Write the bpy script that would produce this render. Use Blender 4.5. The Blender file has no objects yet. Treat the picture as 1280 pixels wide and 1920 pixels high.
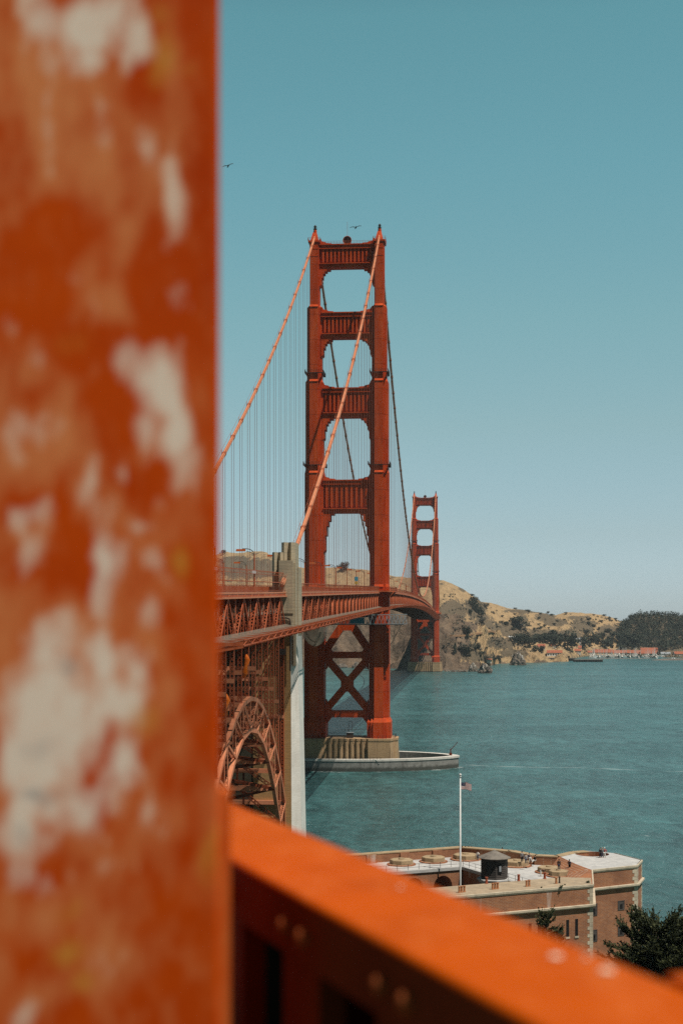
import bpy, math, random
from mathutils import Vector, Matrix, noise, Quaternion
from mathutils.bvhtree import BVHTree
random.seed(7)
R = math.radians
S = bpy.context.scene
COL = S.collection

# ------------------------------------------------------------------ camera
F = 2820.0          # focal length in photo pixels (photo 1280 x 1920)
EYE = 60.2          # camera height over the water
HZ = 1170.8         # photo row of the horizon
cd = bpy.data.cameras.new('camera')
cam = bpy.data.objects.new('camera', cd); COL.objects.link(cam)
cam.location = (0, 0, EYE); cam.rotation_euler = (R(90), 0, 0)
cd.sensor_fit = 'VERTICAL'; cd.sensor_height = 36.0; cd.sensor_width = 24.0
cd.lens = 36.0 * F / 1920.0
cd.shift_y = (HZ - 960.0) / 1920.0
cd.clip_start = 0.05; cd.clip_end = 40000
cd.dof.use_dof = True; cd.dof.focus_distance = 420.0
cd.dof.aperture_fstop = cd.lens / 9.5           # 9.5 mm entrance pupil
S.camera = cam

# ------------------------------------------------------------------ light
AXIS = R(4.646)                                  # bridge axis, to the right of the view direction
u2 = Vector((math.sin(AXIS), math.cos(AXIS), 0)); r2 = Vector((math.cos(AXIS), -math.sin(AXIS), 0))
SUN_EL = R(65)
hs = (-u2 * math.cos(R(54)) + r2 * math.sin(R(54)))
SUN = Vector((hs.x * math.cos(SUN_EL), hs.y * math.cos(SUN_EL), math.sin(SUN_EL)))
sd = bpy.data.lights.new('sun', 'SUN'); sd.energy = 5.0; sd.angle = R(0.53); sd.color = (1.0, 0.945, 0.86)
so = bpy.data.objects.new('sun', sd); COL.objects.link(so)
so.rotation_euler = SUN.to_track_quat('Z', 'Y').to_euler(); so.location = SUN * 500

W = bpy.data.worlds.new('World'); S.world = W; W.use_nodes = True
wn, wl = W.node_tree.nodes, W.node_tree.links
wn.clear()
wo = wn.new('ShaderNodeOutputWorld'); wb = wn.new('ShaderNodeBackground'); wl.new(wb.outputs[0], wo.inputs[0])
sky = wn.new('ShaderNodeTexSky'); sky.sky_type = 'NISHITA'; sky.sun_disc = False
sky.sun_elevation = SUN_EL; sky.sun_rotation = math.atan2(SUN.x, SUN.y)
sky.altitude = 0; sky.air_density = 1.0; sky.dust_density = 0.4; sky.ozone_density = 1.6
wc = wn.new('ShaderNodeTexCoord'); ws = wn.new('ShaderNodeSeparateXYZ'); wl.new(wc.outputs['Generated'], ws.inputs[0])
wr = wn.new('ShaderNodeValToRGB'); wl.new(ws.outputs['Z'], wr.inputs[0])
SKY_TINT = [(0.0, (0.86, 1.06, 1.46)), (0.025, (0.90, 1.09, 1.43)), (0.06, (0.91, 1.02, 1.12)), (0.13, (1.02, 1.155, 0.985)), (0.198, (1.035, 1.335, 1.02)), (0.295, (0.98, 1.51, 1.10)), (0.375, (0.95, 1.57, 1.09)), (0.50, (0.50, 0.74, 0.55)), (0.65, (0.26, 0.36, 0.30)), (1.0, (0.16, 0.21, 0.19))]
el = wr.color_ramp.elements
while len(el) < len(SKY_TINT): el.new(0.5)
for e, (p, c) in zip(el, SKY_TINT): e.position = p; e.color = (*c, 1)
wm = wn.new('ShaderNodeMix'); wm.data_type = 'RGBA'; wm.blend_type = 'MULTIPLY'; wm.inputs[0].default_value = 1
wy = wn.new('ShaderNodeMapRange'); wl.new(ws.outputs['Y'], wy.inputs[0]); wy.inputs[1].default_value = -.6; wy.inputs[2].default_value = .5; wy.inputs[3].default_value = .45; wy.inputs[4].default_value = 1.0
wv = wn.new('ShaderNodeVectorMath'); wv.operation = 'SCALE'; wl.new(sky.outputs[0], wv.inputs[0]); wl.new(wy.outputs[0], wv.inputs['Scale'])   # sky behind the viewer dimmed to deepen the shadows
wl.new(wv.outputs[0], wm.inputs[6]); wl.new(wr.outputs[0], wm.inputs[7]); wl.new(wm.outputs[2], wb.inputs[0])
wb.inputs[1].default_value = 0.085

S.view_settings.view_transform = 'Standard'; S.view_settings.look = 'None'
S.view_settings.exposure = 0.0; S.view_settings.gamma = 1.0
S.cycles.use_denoising = False
try:
    S.cycles.denoiser = 'OPENIMAGEDENOISE'; S.cycles.denoising_input_passes = 'RGB_ALBEDO_NORMAL'
except Exception: pass
S.cycles.max_bounces = 6; S.cycles.transparent_max_bounces = 12; S.cycles.volume_bounces = 0
S.cycles.caustics_reflective = False; S.cycles.caustics_refractive = False
S.cycles.sample_clamp_indirect = 3.0; S.cycles.sample_clamp_direct = 6.0

# ------------------------------------------------------------------ helpers
def at(px, py, z):
    'world point on the level z seen at photo pixel (px, py)'
    Y = F * (EYE - z) / (py - HZ)
    return Vector(((px - 640) * Y / F, Y, z))
def atd(px, py, Y):
    return Vector(((px - 640) * Y / F, Y, EYE - (py - HZ) * Y / F))
def interp(tab, x):
    if x <= tab[0][0]: return tab[0][1]
    for (a, b), (c, d) in zip(tab, tab[1:]):
        if x <= c: return b + (d - b) * (x - a) / (c - a)
    return tab[-1][1]
def sst(a, b, x):
    t = min(1, max(0, (x - a) / (b - a))); return t * t * (3 - 2 * t)

class MB:
    def __init__(s): s.v = []; s.f = []; s.m = []
    def _add(s, vs, fs, m=0):
        n = len(s.v); s.v += [tuple(p) for p in vs]; s.f += [tuple(i + n for i in q) for q in fs]; s.m += [m] * len(fs)
        return s
    def box(s, x0, x1, y0, y1, z0, z1, m=0):
        vs = [(x, y, z) for z in (z0, z1) for y in (y0, y1) for x in (x0, x1)]
        return s._add(vs, [(0, 2, 3, 1), (4, 5, 7, 6), (0, 1, 5, 4), (2, 6, 7, 3), (0, 4, 6, 2), (1, 3, 7, 5)], m)
    def bar(s, p, q, w, h=None, up=(0, 0, 1), caps=True, m=0):
        p = Vector(p); q = Vector(q); h = h or w; d = (q - p)
        if d.length < 1e-6: return s
        d.normalize(); up = Vector(up)
        if abs(d.dot(up)) > .98: up = Vector((1, 0, 0)) if abs(d.x) < .9 else Vector((0, 1, 0))
        x = d.cross(up).normalized(); y = x.cross(d).normalized()
        vs = [c + x * (a * w / 2) + y * (b * h / 2) for c in (p, q) for a, b in ((-1, -1), (1, -1), (1, 1), (-1, 1))]
        fs = [(0, 1, 5, 4), (1, 2, 6, 5), (2, 3, 7, 6), (3, 0, 4, 7)]
        if caps: fs += [(3, 2, 1, 0), (4, 5, 6, 7)]
        return s._add(vs, fs, m)
    def tube(s, pts, r, n=8, caps=True, m=0):
        pts = [Vector(p) for p in pts]; k = len(pts); rs = r if isinstance(r, (list, tuple)) else [r] * k
        vs = []; px = None
        for i, p in enumerate(pts):
            d = (pts[min(k - 1, i + 1)] - pts[max(0, i - 1)])
            if d.length < 1e-9: d = Vector((0, 0, 1))
            d.normalize()
            if px is None: px = d.orthogonal().normalized()
            px = (px - d * px.dot(d))
            px = px.normalized() if px.length > 1e-6 else d.orthogonal().normalized()
            py = d.cross(px)
            vs += [p + (px * math.cos(2 * math.pi * j / n) + py * math.sin(2 * math.pi * j / n)) * rs[i] for j in range(n)]
        fs = [(i * n + j, i * n + (j + 1) % n, (i + 1) * n + (j + 1) % n, (i + 1) * n + j) for i in range(k - 1) for j in range(n)]
        if caps: fs += [tuple(range(n))[::-1], tuple((k - 1) * n + j for j in range(n))]
        return s._add(vs, fs, m)
    def prism(s, poly, z0, z1, poly2=None, m=0):
        n = len(poly); poly2 = poly2 or poly
        ar = sum(poly[i][0] * poly[(i + 1) % n][1] - poly[(i + 1) % n][0] * poly[i][1] for i in range(n))
        if ar < 0: poly = poly[::-1]; poly2 = poly2[::-1]
        vs = [(p[0], p[1], z0) for p in poly] + [(p[0], p[1], z1) for p in poly2]
        fs = [(i, (i + 1) % n, n + (i + 1) % n, n + i) for i in range(n)] + [tuple(range(n))[::-1], tuple(range(n, 2 * n))]
        return s._add(vs, fs, m)
    def xprism(s, poly, y0, y1, m=0):
        'polygon in (x, z) extruded along y'
        n = len(poly)
        ar = sum(poly[i][0] * poly[(i + 1) % n][1] - poly[(i + 1) % n][0] * poly[i][1] for i in range(n))
        if ar > 0: poly = poly[::-1]
        vs = [(p[0], y0, p[1]) for p in poly] + [(p[0], y1, p[1]) for p in poly]
        fs = [(i, (i + 1) % n, n + (i + 1) % n, n + i) for i in range(n)] + [tuple(range(n))[::-1], tuple(range(n, 2 * n))]
        return s._add(vs, fs, m)
    def lathe(s, prof, n=16, c=(0, 0, 0), m=0, rot=0):
        vs = []
        for r, z in prof: vs += [(c[0] + r * math.cos(rot + 2 * math.pi * j / n), c[1] + r * math.sin(rot + 2 * math.pi * j / n), c[2] + z) for j in range(n)]
        k = len(prof)
        fs = [(i * n + j, i * n + (j + 1) % n, (i + 1) * n + (j + 1) % n, (i + 1) * n + j) for i in range(k - 1) for j in range(n)]
        fs += [tuple(range(n))[::-1], tuple((k - 1) * n + j for j in range(n))]
        return s._add(vs, fs, m)
    def quad(s, a, b, c, d, m=0): return s._add([a, b, c, d], [(0, 1, 2, 3)], m)
    def ball(s, c, r, n=8, k=5, sc=(1, 1, 1), m=0):
        vs = [(c[0], c[1], c[2] - r * sc[2])]
        for i in range(1, k):
            a = -math.pi / 2 + math.pi * i / k
            vs += [(c[0] + r * sc[0] * math.cos(a) * math.cos(2 * math.pi * j / n), c[1] + r * sc[1] * math.cos(a) * math.sin(2 * math.pi * j / n), c[2] + r * sc[2] * math.sin(a)) for j in range(n)]
        vs.append((c[0], c[1], c[2] + r * sc[2])); t = len(vs) - 1
        fs = [(0, 1 + (j + 1) % n, 1 + j) for j in range(n)]
        for i in range(k - 2):
            for j in range(n): fs.append((1 + i * n + j, 1 + i * n + (j + 1) % n, 1 + (i + 1) * n + (j + 1) % n, 1 + (i + 1) * n + j))
        b = 1 + (k - 2) * n
        fs += [(b + j, b + (j + 1) % n, t) for j in range(n)]
        return s._add(vs, fs, m)
    def lattice(s, p, q, w, side, step=None, fl=.12, dep=.5, lace=.07, both=True):
        'built-up member: two flange bars and zigzag lacing on the near face'
        p = Vector(p); q = Vector(q); d = q - p; L = d.length; d.normalize(); side = Vector(side)
        x = (side - d * side.dot(d)).normalized(); nrm = d.cross(x)
        for sg in (-1, 1): s.bar(p + x * sg * w / 2, q + x * sg * w / 2, fl, dep, up=nrm, caps=False)
        step = step or w * 1.1; k = max(2, int(L / step))
        for sgn in (-1, 1):
            for face in ((-1, 1) if both else (1,)):
                o = nrm * face * dep * .42
                for i in range(k):
                    a = p + d * (L * i / k) + o; b = p + d * (L * (i + 1) / k) + o; g = sgn * (1 if i % 2 else -1)
                    s.bar(a + x * g * w / 2, b - x * g * w / 2, lace, .03, up=nrm, caps=False)
    def build(s, name, mat, parent=None, smooth=False, off=None):
        me = bpy.data.meshes.new(name)
        vs = s.v if off is None else [(a - off[0], b - off[1], c - off[2]) for a, b, c in s.v]
        me.from_pydata(vs, [], s.f)
        for mm in (mat if isinstance(mat, (list, tuple)) else [mat]): me.materials.append(mm)
        me.polygons.foreach_set('material_index', s.m)
        if smooth: me.polygons.foreach_set('use_smooth', [True] * len(s.f))
        me.update()
        o = bpy.data.objects.new(name, me); COL.objects.link(o); o.parent = parent
        return o

def tag(o, label=None, cat=None, group=None, kind=None):
    if label: o['label'] = label
    if cat: o['category'] = cat
    if group: o['group'] = group
    if kind: o['kind'] = kind
    return o
def empty(name, loc, rz=0, parent=None):
    o = bpy.data.objects.new(name, None); COL.objects.link(o); o.location = loc; o.rotation_euler = (0, 0, rz); o.parent = parent
    o.empty_display_size = .1
    return o
def thing(name, label, cat, loc, rz=0, group=None): return tag(empty(name, loc, rz), label, cat, group)
def dup(o, parent=None, loc=None, rz=None):
    c = o.copy(); COL.objects.link(c); c.parent = parent
    if loc is not None: c.location = loc
    if rz is not None: c.rotation_euler = (0, 0, rz)
    for ch in list(o.children): dup(ch, c)
    return c

# ------------------------------------------------------------------ materials
def nodes(name):
    m = bpy.data.materials.new(name); m.use_nodes = True
    nt = m.node_tree; b = nt.nodes['Principled BSDF']
    return m, nt, b
def nn(nt, t, **kw):
    n = nt.nodes.new(t)
    for k, v in kw.items(): setattr(n, k, v)
    return n
def noise_tex(nt, scale, detail=5, rough=.6, vec=None, map_scale=None, dist=0, coord='pos'):
    t = nn(nt, 'ShaderNodeTexNoise'); t.inputs['Scale'].default_value = scale; t.inputs['Detail'].default_value = detail
    t.inputs['Roughness'].default_value = rough; t.inputs['Distortion'].default_value = dist
    if vec is None:
        vec = nn(nt, 'ShaderNodeNewGeometry').outputs['Position'] if coord == 'pos' else nn(nt, 'ShaderNodeTexCoord').outputs['Object']
    if map_scale:
        mp = nn(nt, 'ShaderNodeMapping'); mp.inputs['Scale'].default_value = map_scale; nt.links.new(vec, mp.inputs[0]); vec = mp.outputs[0]
    nt.links.new(vec, t.inputs['Vector']); return t
def ramp(nt, src, stops):
    r = nn(nt, 'ShaderNodeValToRGB'); nt.links.new(src, r.inputs[0]); e = r.color_ramp.elements
    while len(e) < len(stops): e.new(.5)
    for a, (p, c) in zip(e, stops): a.position = p; a.color = (*c, 1) if len(c) == 3 else c
    return r
def mixc(nt, fac, a, b, mode='MIX'):
    m = nn(nt, 'ShaderNodeMix', data_type='RGBA', blend_type=mode)
    for i, x in ((0, fac), (6, a), (7, b)):
        if hasattr(x, 'links'): nt.links.new(x, m.inputs[i])
        else: m.inputs[i].default_value = x if i == 0 else (*x[:3], 1)
    return m.outputs[2]
def math_(nt, op, a, b=None, c=None):
    n = nn(nt, 'ShaderNodeMath', operation=op)
    for i, x in enumerate((a, b, c)):
        if x is None: continue
        if hasattr(x, 'links'): nt.links.new(x, n.inputs[i])
        else: n.inputs[i].default_value = x
    return n.outputs[0]
def bump(nt, b, h, strength=.3, dist=.05):
    n = nn(nt, 'ShaderNodeBump'); n.inputs['Strength'].default_value = strength; n.inputs['Distance'].default_value = dist
    nt.links.new(h, n.inputs['Height']); nt.links.new(n.outputs[0], b.inputs['Normal'])
def simple(name, c1, c2=None, scale=1.0, rough=.6, map_scale=None, metal=0, coord='pos', bmp=0, lo=.35, hi=.65, detail=5):
    m, nt, b = nodes(name); b.inputs['Specular IOR Level'].default_value = .5 if metal else .08; b.inputs['Roughness'].default_value = rough; b.inputs['Metallic'].default_value = metal
    c2 = c2 or tuple(x * .75 for x in c1)
    t = noise_tex(nt, scale, map_scale=map_scale, coord=coord, detail=detail)
    r = ramp(nt, t.outputs['Fac'], [(lo, c1), (hi, c2)]); nt.links.new(r.outputs[0], b.inputs['Base Color'])
    if bmp: bump(nt, b, t.outputs['Fac'], bmp, .1)
    return m
M = {}
def orange_paint(name, base, worn, dark, seam=True, rough=.55):
    m, nt, b = nodes(name); b.inputs['Roughness'].default_value = rough; b.inputs['Specular IOR Level'].default_value = .05
    g = nn(nt, 'ShaderNodeNewGeometry').outputs['Position']
    t = noise_tex(nt, .22, 6, .65, vec=g, map_scale=(1, 1, .25)); t2 = noise_tex(nt, 1.3, 6, .7, vec=g, map_scale=(1, 1, .12))
    c = mixc(nt, ramp(nt, t.outputs['Fac'], [(.4, (0, 0, 0)), (.68, (1, 1, 1))]).outputs[0], base, worn)
    c = mixc(nt, ramp(nt, t2.outputs['Fac'], [(.5, (0, 0, 0)), (.75, (.7, .7, .7))]).outputs[0], c, dark)
    if seam:
        sp = nn(nt, 'ShaderNodeSeparateXYZ'); nt.links.new(g, sp.inputs[0])
        fr = math_(nt, 'FRACT', math_(nt, 'MULTIPLY', sp.outputs['Z'], 1 / 10.6))
        c = mixc(nt, math_(nt, 'MULTIPLY', math_(nt, 'LESS_THAN', fr, .028), .5), c, dark)
    nt.links.new(c, b.inputs['Base Color']); return m
M['orange'] = orange_paint('international_orange_paint', (.42, .046, .008), (.56, .085, .020), (.16, .022, .007))
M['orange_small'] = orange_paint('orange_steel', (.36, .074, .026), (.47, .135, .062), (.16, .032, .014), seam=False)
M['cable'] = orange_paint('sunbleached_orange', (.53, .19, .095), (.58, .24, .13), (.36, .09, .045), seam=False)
M['cable_dark'] = orange_paint('cable_band_paint', (.36, .10, .045), (.42, .14, .07), (.25, .06, .03), seam=False)
M['shade_davit_orange'] = orange_paint('dark_orange_shade_and_davit', (.13, .030, .012), (.18, .045, .018), (.06, .018, .010), seam=False)  # orange darkened for shade under deck and in arch; davit's own dark tone
M['suspender'] = simple('suspender_rope', (.30, .085, .05), (.22, .07, .045), 2)
M['darksteel'] = simple('dark_steel', (.035, .028, .026), (.06, .04, .03), 1.5)
M['galv'] = simple('galvanised_steel', (.42, .44, .45), (.26, .27, .28), 2, rough=.45, metal=.3)
M['asphalt'] = simple('asphalt', (.06, .06, .062), (.045, .045, .047), .8, rough=.9)
def concrete(name, a, b2, stain, course=0, scale=.25, streak=.35, tide=0):
    m, nt, b = nodes(name); b.inputs['Roughness'].default_value = .85
    g = nn(nt, 'ShaderNodeNewGeometry').outputs['Position']
    t = noise_tex(nt, scale, 7, .65, vec=g); st = noise_tex(nt, .8, 6, .6, vec=g, map_scale=(1, 1, .12))
    c = mixc(nt, ramp(nt, t.outputs['Fac'], [(.38, (0, 0, 0)), (.66, (1, 1, 1))]).outputs[0], a, b2)
    c = mixc(nt, ramp(nt, st.outputs['Fac'], [(.52, (0, 0, 0)), (.72, (streak * 2,) * 3)]).outputs[0], c, stain)
    fine = noise_tex(nt, 2.2, 6, .7, vec=g, map_scale=(.35, .35, 2.5))
    c = mixc(nt, .28, c, ramp(nt, fine.outputs['Fac'], [(.3, (.04, .035, .03)), (.7, (.75, .7, .6))]).outputs[0], 'OVERLAY')
    if course:
        sp = nn(nt, 'ShaderNodeSeparateXYZ'); nt.links.new(g, sp.inputs[0])
        fr = math_(nt, 'FRACT', math_(nt, 'MULTIPLY', sp.outputs['Z'], 1 / course))
        c = mixc(nt, math_(nt, 'MULTIPLY', math_(nt, 'LESS_THAN', fr, .035), .55), c, tuple(x * 1.5 for x in b2))
        fr2 = math_(nt, 'FRACT', math_(nt, 'MULTIPLY', sp.outputs['Z'], 6 / course))
        c = mixc(nt, math_(nt, 'MULTIPLY', math_(nt, 'LESS_THAN', fr2, .16), .30), c, stain)
    if tide:
        sp = nn(nt, 'ShaderNodeSeparateXYZ'); nt.links.new(g, sp.inputs[0])
        hgt = math_(nt, 'ADD', sp.outputs['Z'], math_(nt, 'MULTIPLY', t.outputs['Fac'], -1.6))
        c = mixc(nt, ramp(nt, math_(nt, 'DIVIDE', hgt, tide), [(0.2, (.95,) * 3), (0.75, (0, 0, 0))]).outputs[0], c, (.045, .045, .035))
    nt.links.new(c, b.inputs['Base Color']); bump(nt, b, fine.outputs['Fac'], .25, .1); return m
M['concrete_tan'] = concrete('tan_stained_concrete', (.42, .235, .085), (.34, .205, .085), (.19, .11, .045), 4.1)
M['concrete_grey'] = concrete('weathered_grey_concrete', (.44, .355, .24), (.35, .28, .19), (.17, .135, .09), 4.1, streak=.25)
M['concrete_white'] = concrete('pale_concrete', (.76, .72, .66), (.66, .62, .57), (.45, .41, .36), 0, streak=.2)
M['concrete_pier'] = concrete('pier_concrete', (.42, .275, .145), (.34, .215, .115), (.18, .11, .06), 0, .25, .35, .5)
M['concrete_fender'] = concrete('fender_concrete', (.27, .255, .235), (.19, .18, .165), (.10, .09, .08), 0, .6, .35, 1.8)
M['fender_top'] = concrete('pale_fender_coping', (.62, .59, .54), (.52, .49, .45), (.36, .33, .3), 0, .6)
# ------------------------------------------------------------------ setting: water, hills, bluff
def water_mat():
    m, nt, b = nodes('sea_water')
    g = nn(nt, 'ShaderNodeNewGeometry').outputs['Position']
    big = noise_tex(nt, .0028, 4, .55, vec=g, map_scale=(1, 2.2, 1))
    mid = noise_tex(nt, .02, 4, .6, vec=g, map_scale=(1, 2.0, 1))
    c = ramp(nt, big.outputs['Fac'], [(.36, (.028, .080, .078)), (.64, (.043, .122, .120))]).outputs[0]
    strk = noise_tex(nt, 1.0, 4, .6, vec=g, map_scale=(.0016, .012, 1))
    c = mixc(nt, ramp(nt, strk.outputs['Fac'], [(.52, (0, 0, 0)), (.66, (.8, .8, .8))]).outputs[0], c, (.050, .128, .128))
    r1 = noise_tex(nt, .20, 5, .7, vec=g, map_scale=(1, .55, 1), dist=.3); r2 = noise_tex(nt, .045, 5, .72, vec=g, map_scale=(1, .45, 1), dist=.3)
    rip = math_(nt, 'ADD', math_(nt, 'MULTIPLY', r1.outputs['Fac'], .55), math_(nt, 'MULTIPLY', r2.outputs['Fac'], .45))
    c = mixc(nt, .66, c, ramp(nt, rip, [(.36, (.08, .085, .085)), (.5, (.5, .5, .5)), (.64, (.95, .95, .95))]).outputs[0], 'OVERLAY')  # light and dark of the wave slopes painted into the water colour
    w = noise_tex(nt, .16, 6, .68, vec=g, map_scale=(1, 1.3, 1), dist=.4)
    fo = noise_tex(nt, .20, 5, .72, vec=g, map_scale=(.5, 1.0, 1))
    pa = noise_tex(nt, .010, 3, .6, vec=g)
    foam = math_(nt, 'MULTIPLY', ramp(nt, fo.outputs['Fac'], [(.68, (0, 0, 0)), (.74, (1, 1, 1))]).outputs[0], ramp(nt, pa.outputs['Fac'], [(.46, (0, 0, 0)), (.6, (.9, .9, .9))]).outputs[0])
    sp = nn(nt, 'ShaderNodeSeparateXYZ'); nt.links.new(g, sp.inputs[0])                    # a line of foam where two currents meet
    cx = nn(nt, 'ShaderNodeCombineXYZ'); nt.links.new(sp.outputs['X'], cx.inputs[0])
    ln = noise_tex(nt, .011, 2, .5, vec=cx.outputs[0]); lg = noise_tex(nt, .05, 3, .6, vec=cx.outputs[0])
    dy = math_(nt, 'ABSOLUTE', math_(nt, 'SUBTRACT', math_(nt, 'ADD', sp.outputs['Y'], math_(nt, 'ADD', math_(nt, 'MULTIPLY', sp.outputs['X'], .22), math_(nt, 'MULTIPLY', ln.outputs['Fac'], 46))), 676))
    wid = math_(nt, 'MULTIPLY', ramp(nt, lg.outputs['Fac'], [(.42, (0, 0, 0)), (.62, (1, 1, 1))]).outputs[0], 2.2)
    lf = math_(nt, 'MULTIPLY', math_(nt, 'LESS_THAN', dy, wid), math_(nt, 'GREATER_THAN', sp.outputs['X'], 52))
    foam = math_(nt, 'MAXIMUM', foam, math_(nt, 'MULTIPLY', lf, .32))
    c = mixc(nt, foam, c, (.55, .58, .56))
    nt.links.new(c, b.inputs['Base Color']); b.inputs['Roughness'].default_value = .22; b.inputs['IOR'].default_value = 1.33
    b.inputs['Specular IOR Level'].default_value = .40
    w2 = noise_tex(nt, .9, 4, .65, vec=g, map_scale=(1, 1.8, 1))
    h = math_(nt, 'ADD', math_(nt, 'ADD', w.outputs['Fac'], math_(nt, 'MULTIPLY', w2.outputs['Fac'], .3)), math_(nt, 'MULTIPLY', r2.outputs['Fac'], 2.0))
    bump(nt, b, h, 1.0, 1.5); return m
M['water'] = water_mat()
wmb = MB(); wmb.quad((-9000, -300, 0), (9000, -300, 0), (9000, 9500, 0), (-9000, 9500, 0))
tag(wmb.build('water', M['water']), 'teal choppy strait water under the bridge', 'water', kind='structure')

def hill_mat(name, rocky=True):
    m, nt, b = nodes(name); b.inputs['Roughness'].default_value = .95; b.inputs['Specular IOR Level'].default_value = .1
    g = nn(nt, 'ShaderNodeNewGeometry'); p = g.outputs['Position']
    at_ = nn(nt, 'ShaderNodeAttribute', attribute_name='cover')
    sp = nn(nt, 'ShaderNodeSeparateColor'); nt.links.new(at_.outputs['Color'], sp.inputs[0])
    t1 = noise_tex(nt, .035, 8, .68, vec=p); t2 = noise_tex(nt, .085, 8, .8, vec=p); t3 = noise_tex(nt, .012, 5, .6, vec=p)
    grass = mixc(nt, t3.outputs['Fac'], (.54, .36, .185), (.42, .285, .15))
    grass = mixc(nt, ramp(nt, t2.outputs['Fac'], [(.35, (0, 0, 0)), (.7, (.8, .8, .8))]).outputs[0], grass, (.26, .175, .095))
    scrub = mixc(nt, t2.outputs['Fac'], (.075, .064, .045), (.17, .128, .085))
    rock = mixc(nt, ramp(nt, t1.outputs['Fac'], [(.35, (0, 0, 0)), (.65, (1, 1, 1))]).outputs[0], (.25, .175, .115), (.10, .07, .05))
    rock = mixc(nt, ramp(nt, t2.outputs['Fac'], [(.45, (0, 0, 0)), (.7, (.42, .42, .42))]).outputs[0], rock, (.045, .035, .028))
    a = math_(nt, 'ADD', sp.outputs[0], math_(nt, 'MULTIPLY', math_(nt, 'SUBTRACT', math_(nt, 'ADD', t1.outputs['Fac'], math_(nt, 'MULTIPLY', t2.outputs['Fac'], 1.1)), 1.05), 1.9))
    c = mixc(nt, ramp(nt, a, [(.42, (0, 0, 0)), (.62, (.9, .9, .9))]).outputs[0], grass, scrub)
    r = math_(nt, 'ADD', sp.outputs[1], math_(nt, 'MULTIPLY', math_(nt, 'SUBTRACT', t1.outputs['Fac'], .5), 1.2))
    c = mixc(nt, ramp(nt, r, [(.45, (0, 0, 0)), (.6, (1, 1, 1))]).outputs[0], c, rock)
    nt.links.new(c, b.inputs['Base Color']); bump(nt, b, math_(nt, 'ADD', t1.outputs['Fac'], math_(nt, 'MULTIPLY', t2.outputs['Fac'], .5)), 1.0, 9.0); return m
M['hill'] = hill_mat('dry_grass_hillside')

def fb(p, o=5): return noise.fractal(p, 1.0, 2.1, o, noise_basis='PERLIN_ORIGINAL')
def rdg(p, o=5): return noise.ridged_multi_fractal(p, 1.0, 2.1, o, 1.0, 2.0, noise_basis='PERLIN_ORIGINAL')
TERR = []
def sheet(name, label, p0, p1, nc, nr, shore, ridgeY, sky_row, prof, amp, cover, tmax=1.35, nsc=90., mat='hill', crag=.12):
    vs = []; cov = []
    for i in range(nc):
        px = p0 + (p1 - p0) * i / (nc - 1)
        ys = interp(shore, px); yr = interp(ridgeY, px); zr = EYE - (interp(sky_row, px) - HZ) * yr / F
        for j in range(nr):
            t = tmax * j / (nr - 1); Y = ys + (yr - ys) * t
            z = (zr * prof(t) if t <= 1 else zr * (1 - 1.3 * (t - 1) ** 1.3)) if zr > 0 else zr
            X = (px - 640) * Y / F; q = Vector((X / nsc, Y / nsc, 0.31))
            wgt = sst(0.0, .10, t) * (1 - .75 * sst(.75, 1., t))
            z += amp * wgt * (fb(q, 6) * .55 + (rdg(q * .7 + Vector((5, 3, 0)), 5) - 1.1) * .6 + crag * (rdg(Vector((q.x * 2.6, q.y * 1.4, q.z)), 5) - 1.0))
            z = z if t > .001 else -3
            vs.append((X + 6 * wgt * fb(q * 2 + Vector((9, 0, 0))), Y, z)); cov.append(cover(px, 1170.8 - (z - EYE) * F / Y, t))
    fs = [(i * nr + j, (i + 1) * nr + j, (i + 1) * nr + j + 1, i * nr + j + 1) for i in range(nc - 1) for j in range(nr - 1)]
    me = bpy.data.meshes.new(name); me.from_pydata(vs, [], fs); me.materials.append(M[mat])
    me.polygons.foreach_set('use_smooth', [True] * len(fs))
    ca = me.color_attributes.new('cover', 'FLOAT_COLOR', 'POINT')
    ca.data.foreach_set('color', [x for c in cov for x in (c[0], c[1], 0, 1)])
    o = bpy.data.objects.new(name, me); COL.objects.link(o); tag(o, label, name.split('_')[-1], kind='structure')
    TERR.append(BVHTree.FromPolygons(vs, fs)); return o
SKYROW = [(-500, 1075), (-200, 1040), (50, 1052), (250, 1030), (405, 1042), (425, 1036), (440, 1038), (480, 1034), (500, 1035), (520, 1045), (560, 1064), (590, 1068), (640, 1063), (680, 1068), (735, 1077), (760, 1081),
          (800, 1088), (830, 1089), (850, 1097), (880, 1113), (900, 1125), (920, 1129), (950, 1138), (985, 1145), (1010, 1148), (1040, 1155), (1050, 1152), (1060, 1149), (1085, 1148), (1110, 1150), (1150, 1158),
          (1180, 1166), (1300, 1168), (1500, 1166)]
def blob(px, py, lst): return max([0] + [1 - sst(.55, 1.2, math.hypot((px - a) / w, (py - b) / h)) for a, b, w, h in lst])
SCRUB = [(848, 1150, 26, 28), (890, 1140, 24, 20), (905, 1165, 20, 16), (975, 1166, 18, 12), (1020, 1158, 24, 8), (945, 1182, 42, 14), (1040, 1168, 24, 8), (1095, 1172, 26, 14), (1065, 1190, 32, 12), (870, 1100, 12, 10),
         (470, 1066, 70, 18), (440, 1052, 30, 10), (1000, 1190, 60, 12), (1140, 1184, 20, 14), (980, 1146, 40, 4), (1085, 1158, 20, 4)]
def cov_main(px, py, t):
    s = .22 + .75 * blob(px, py, SCRUB)
    if px < 560: s += .12
    if px > 1160: s += .5
    s += .25 * (1 - sst(.05, .25, t))
    return (min(1, s), .1 + .35 * (1 - sst(.03, .10, t)) if px < 1000 else .1)
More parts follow.
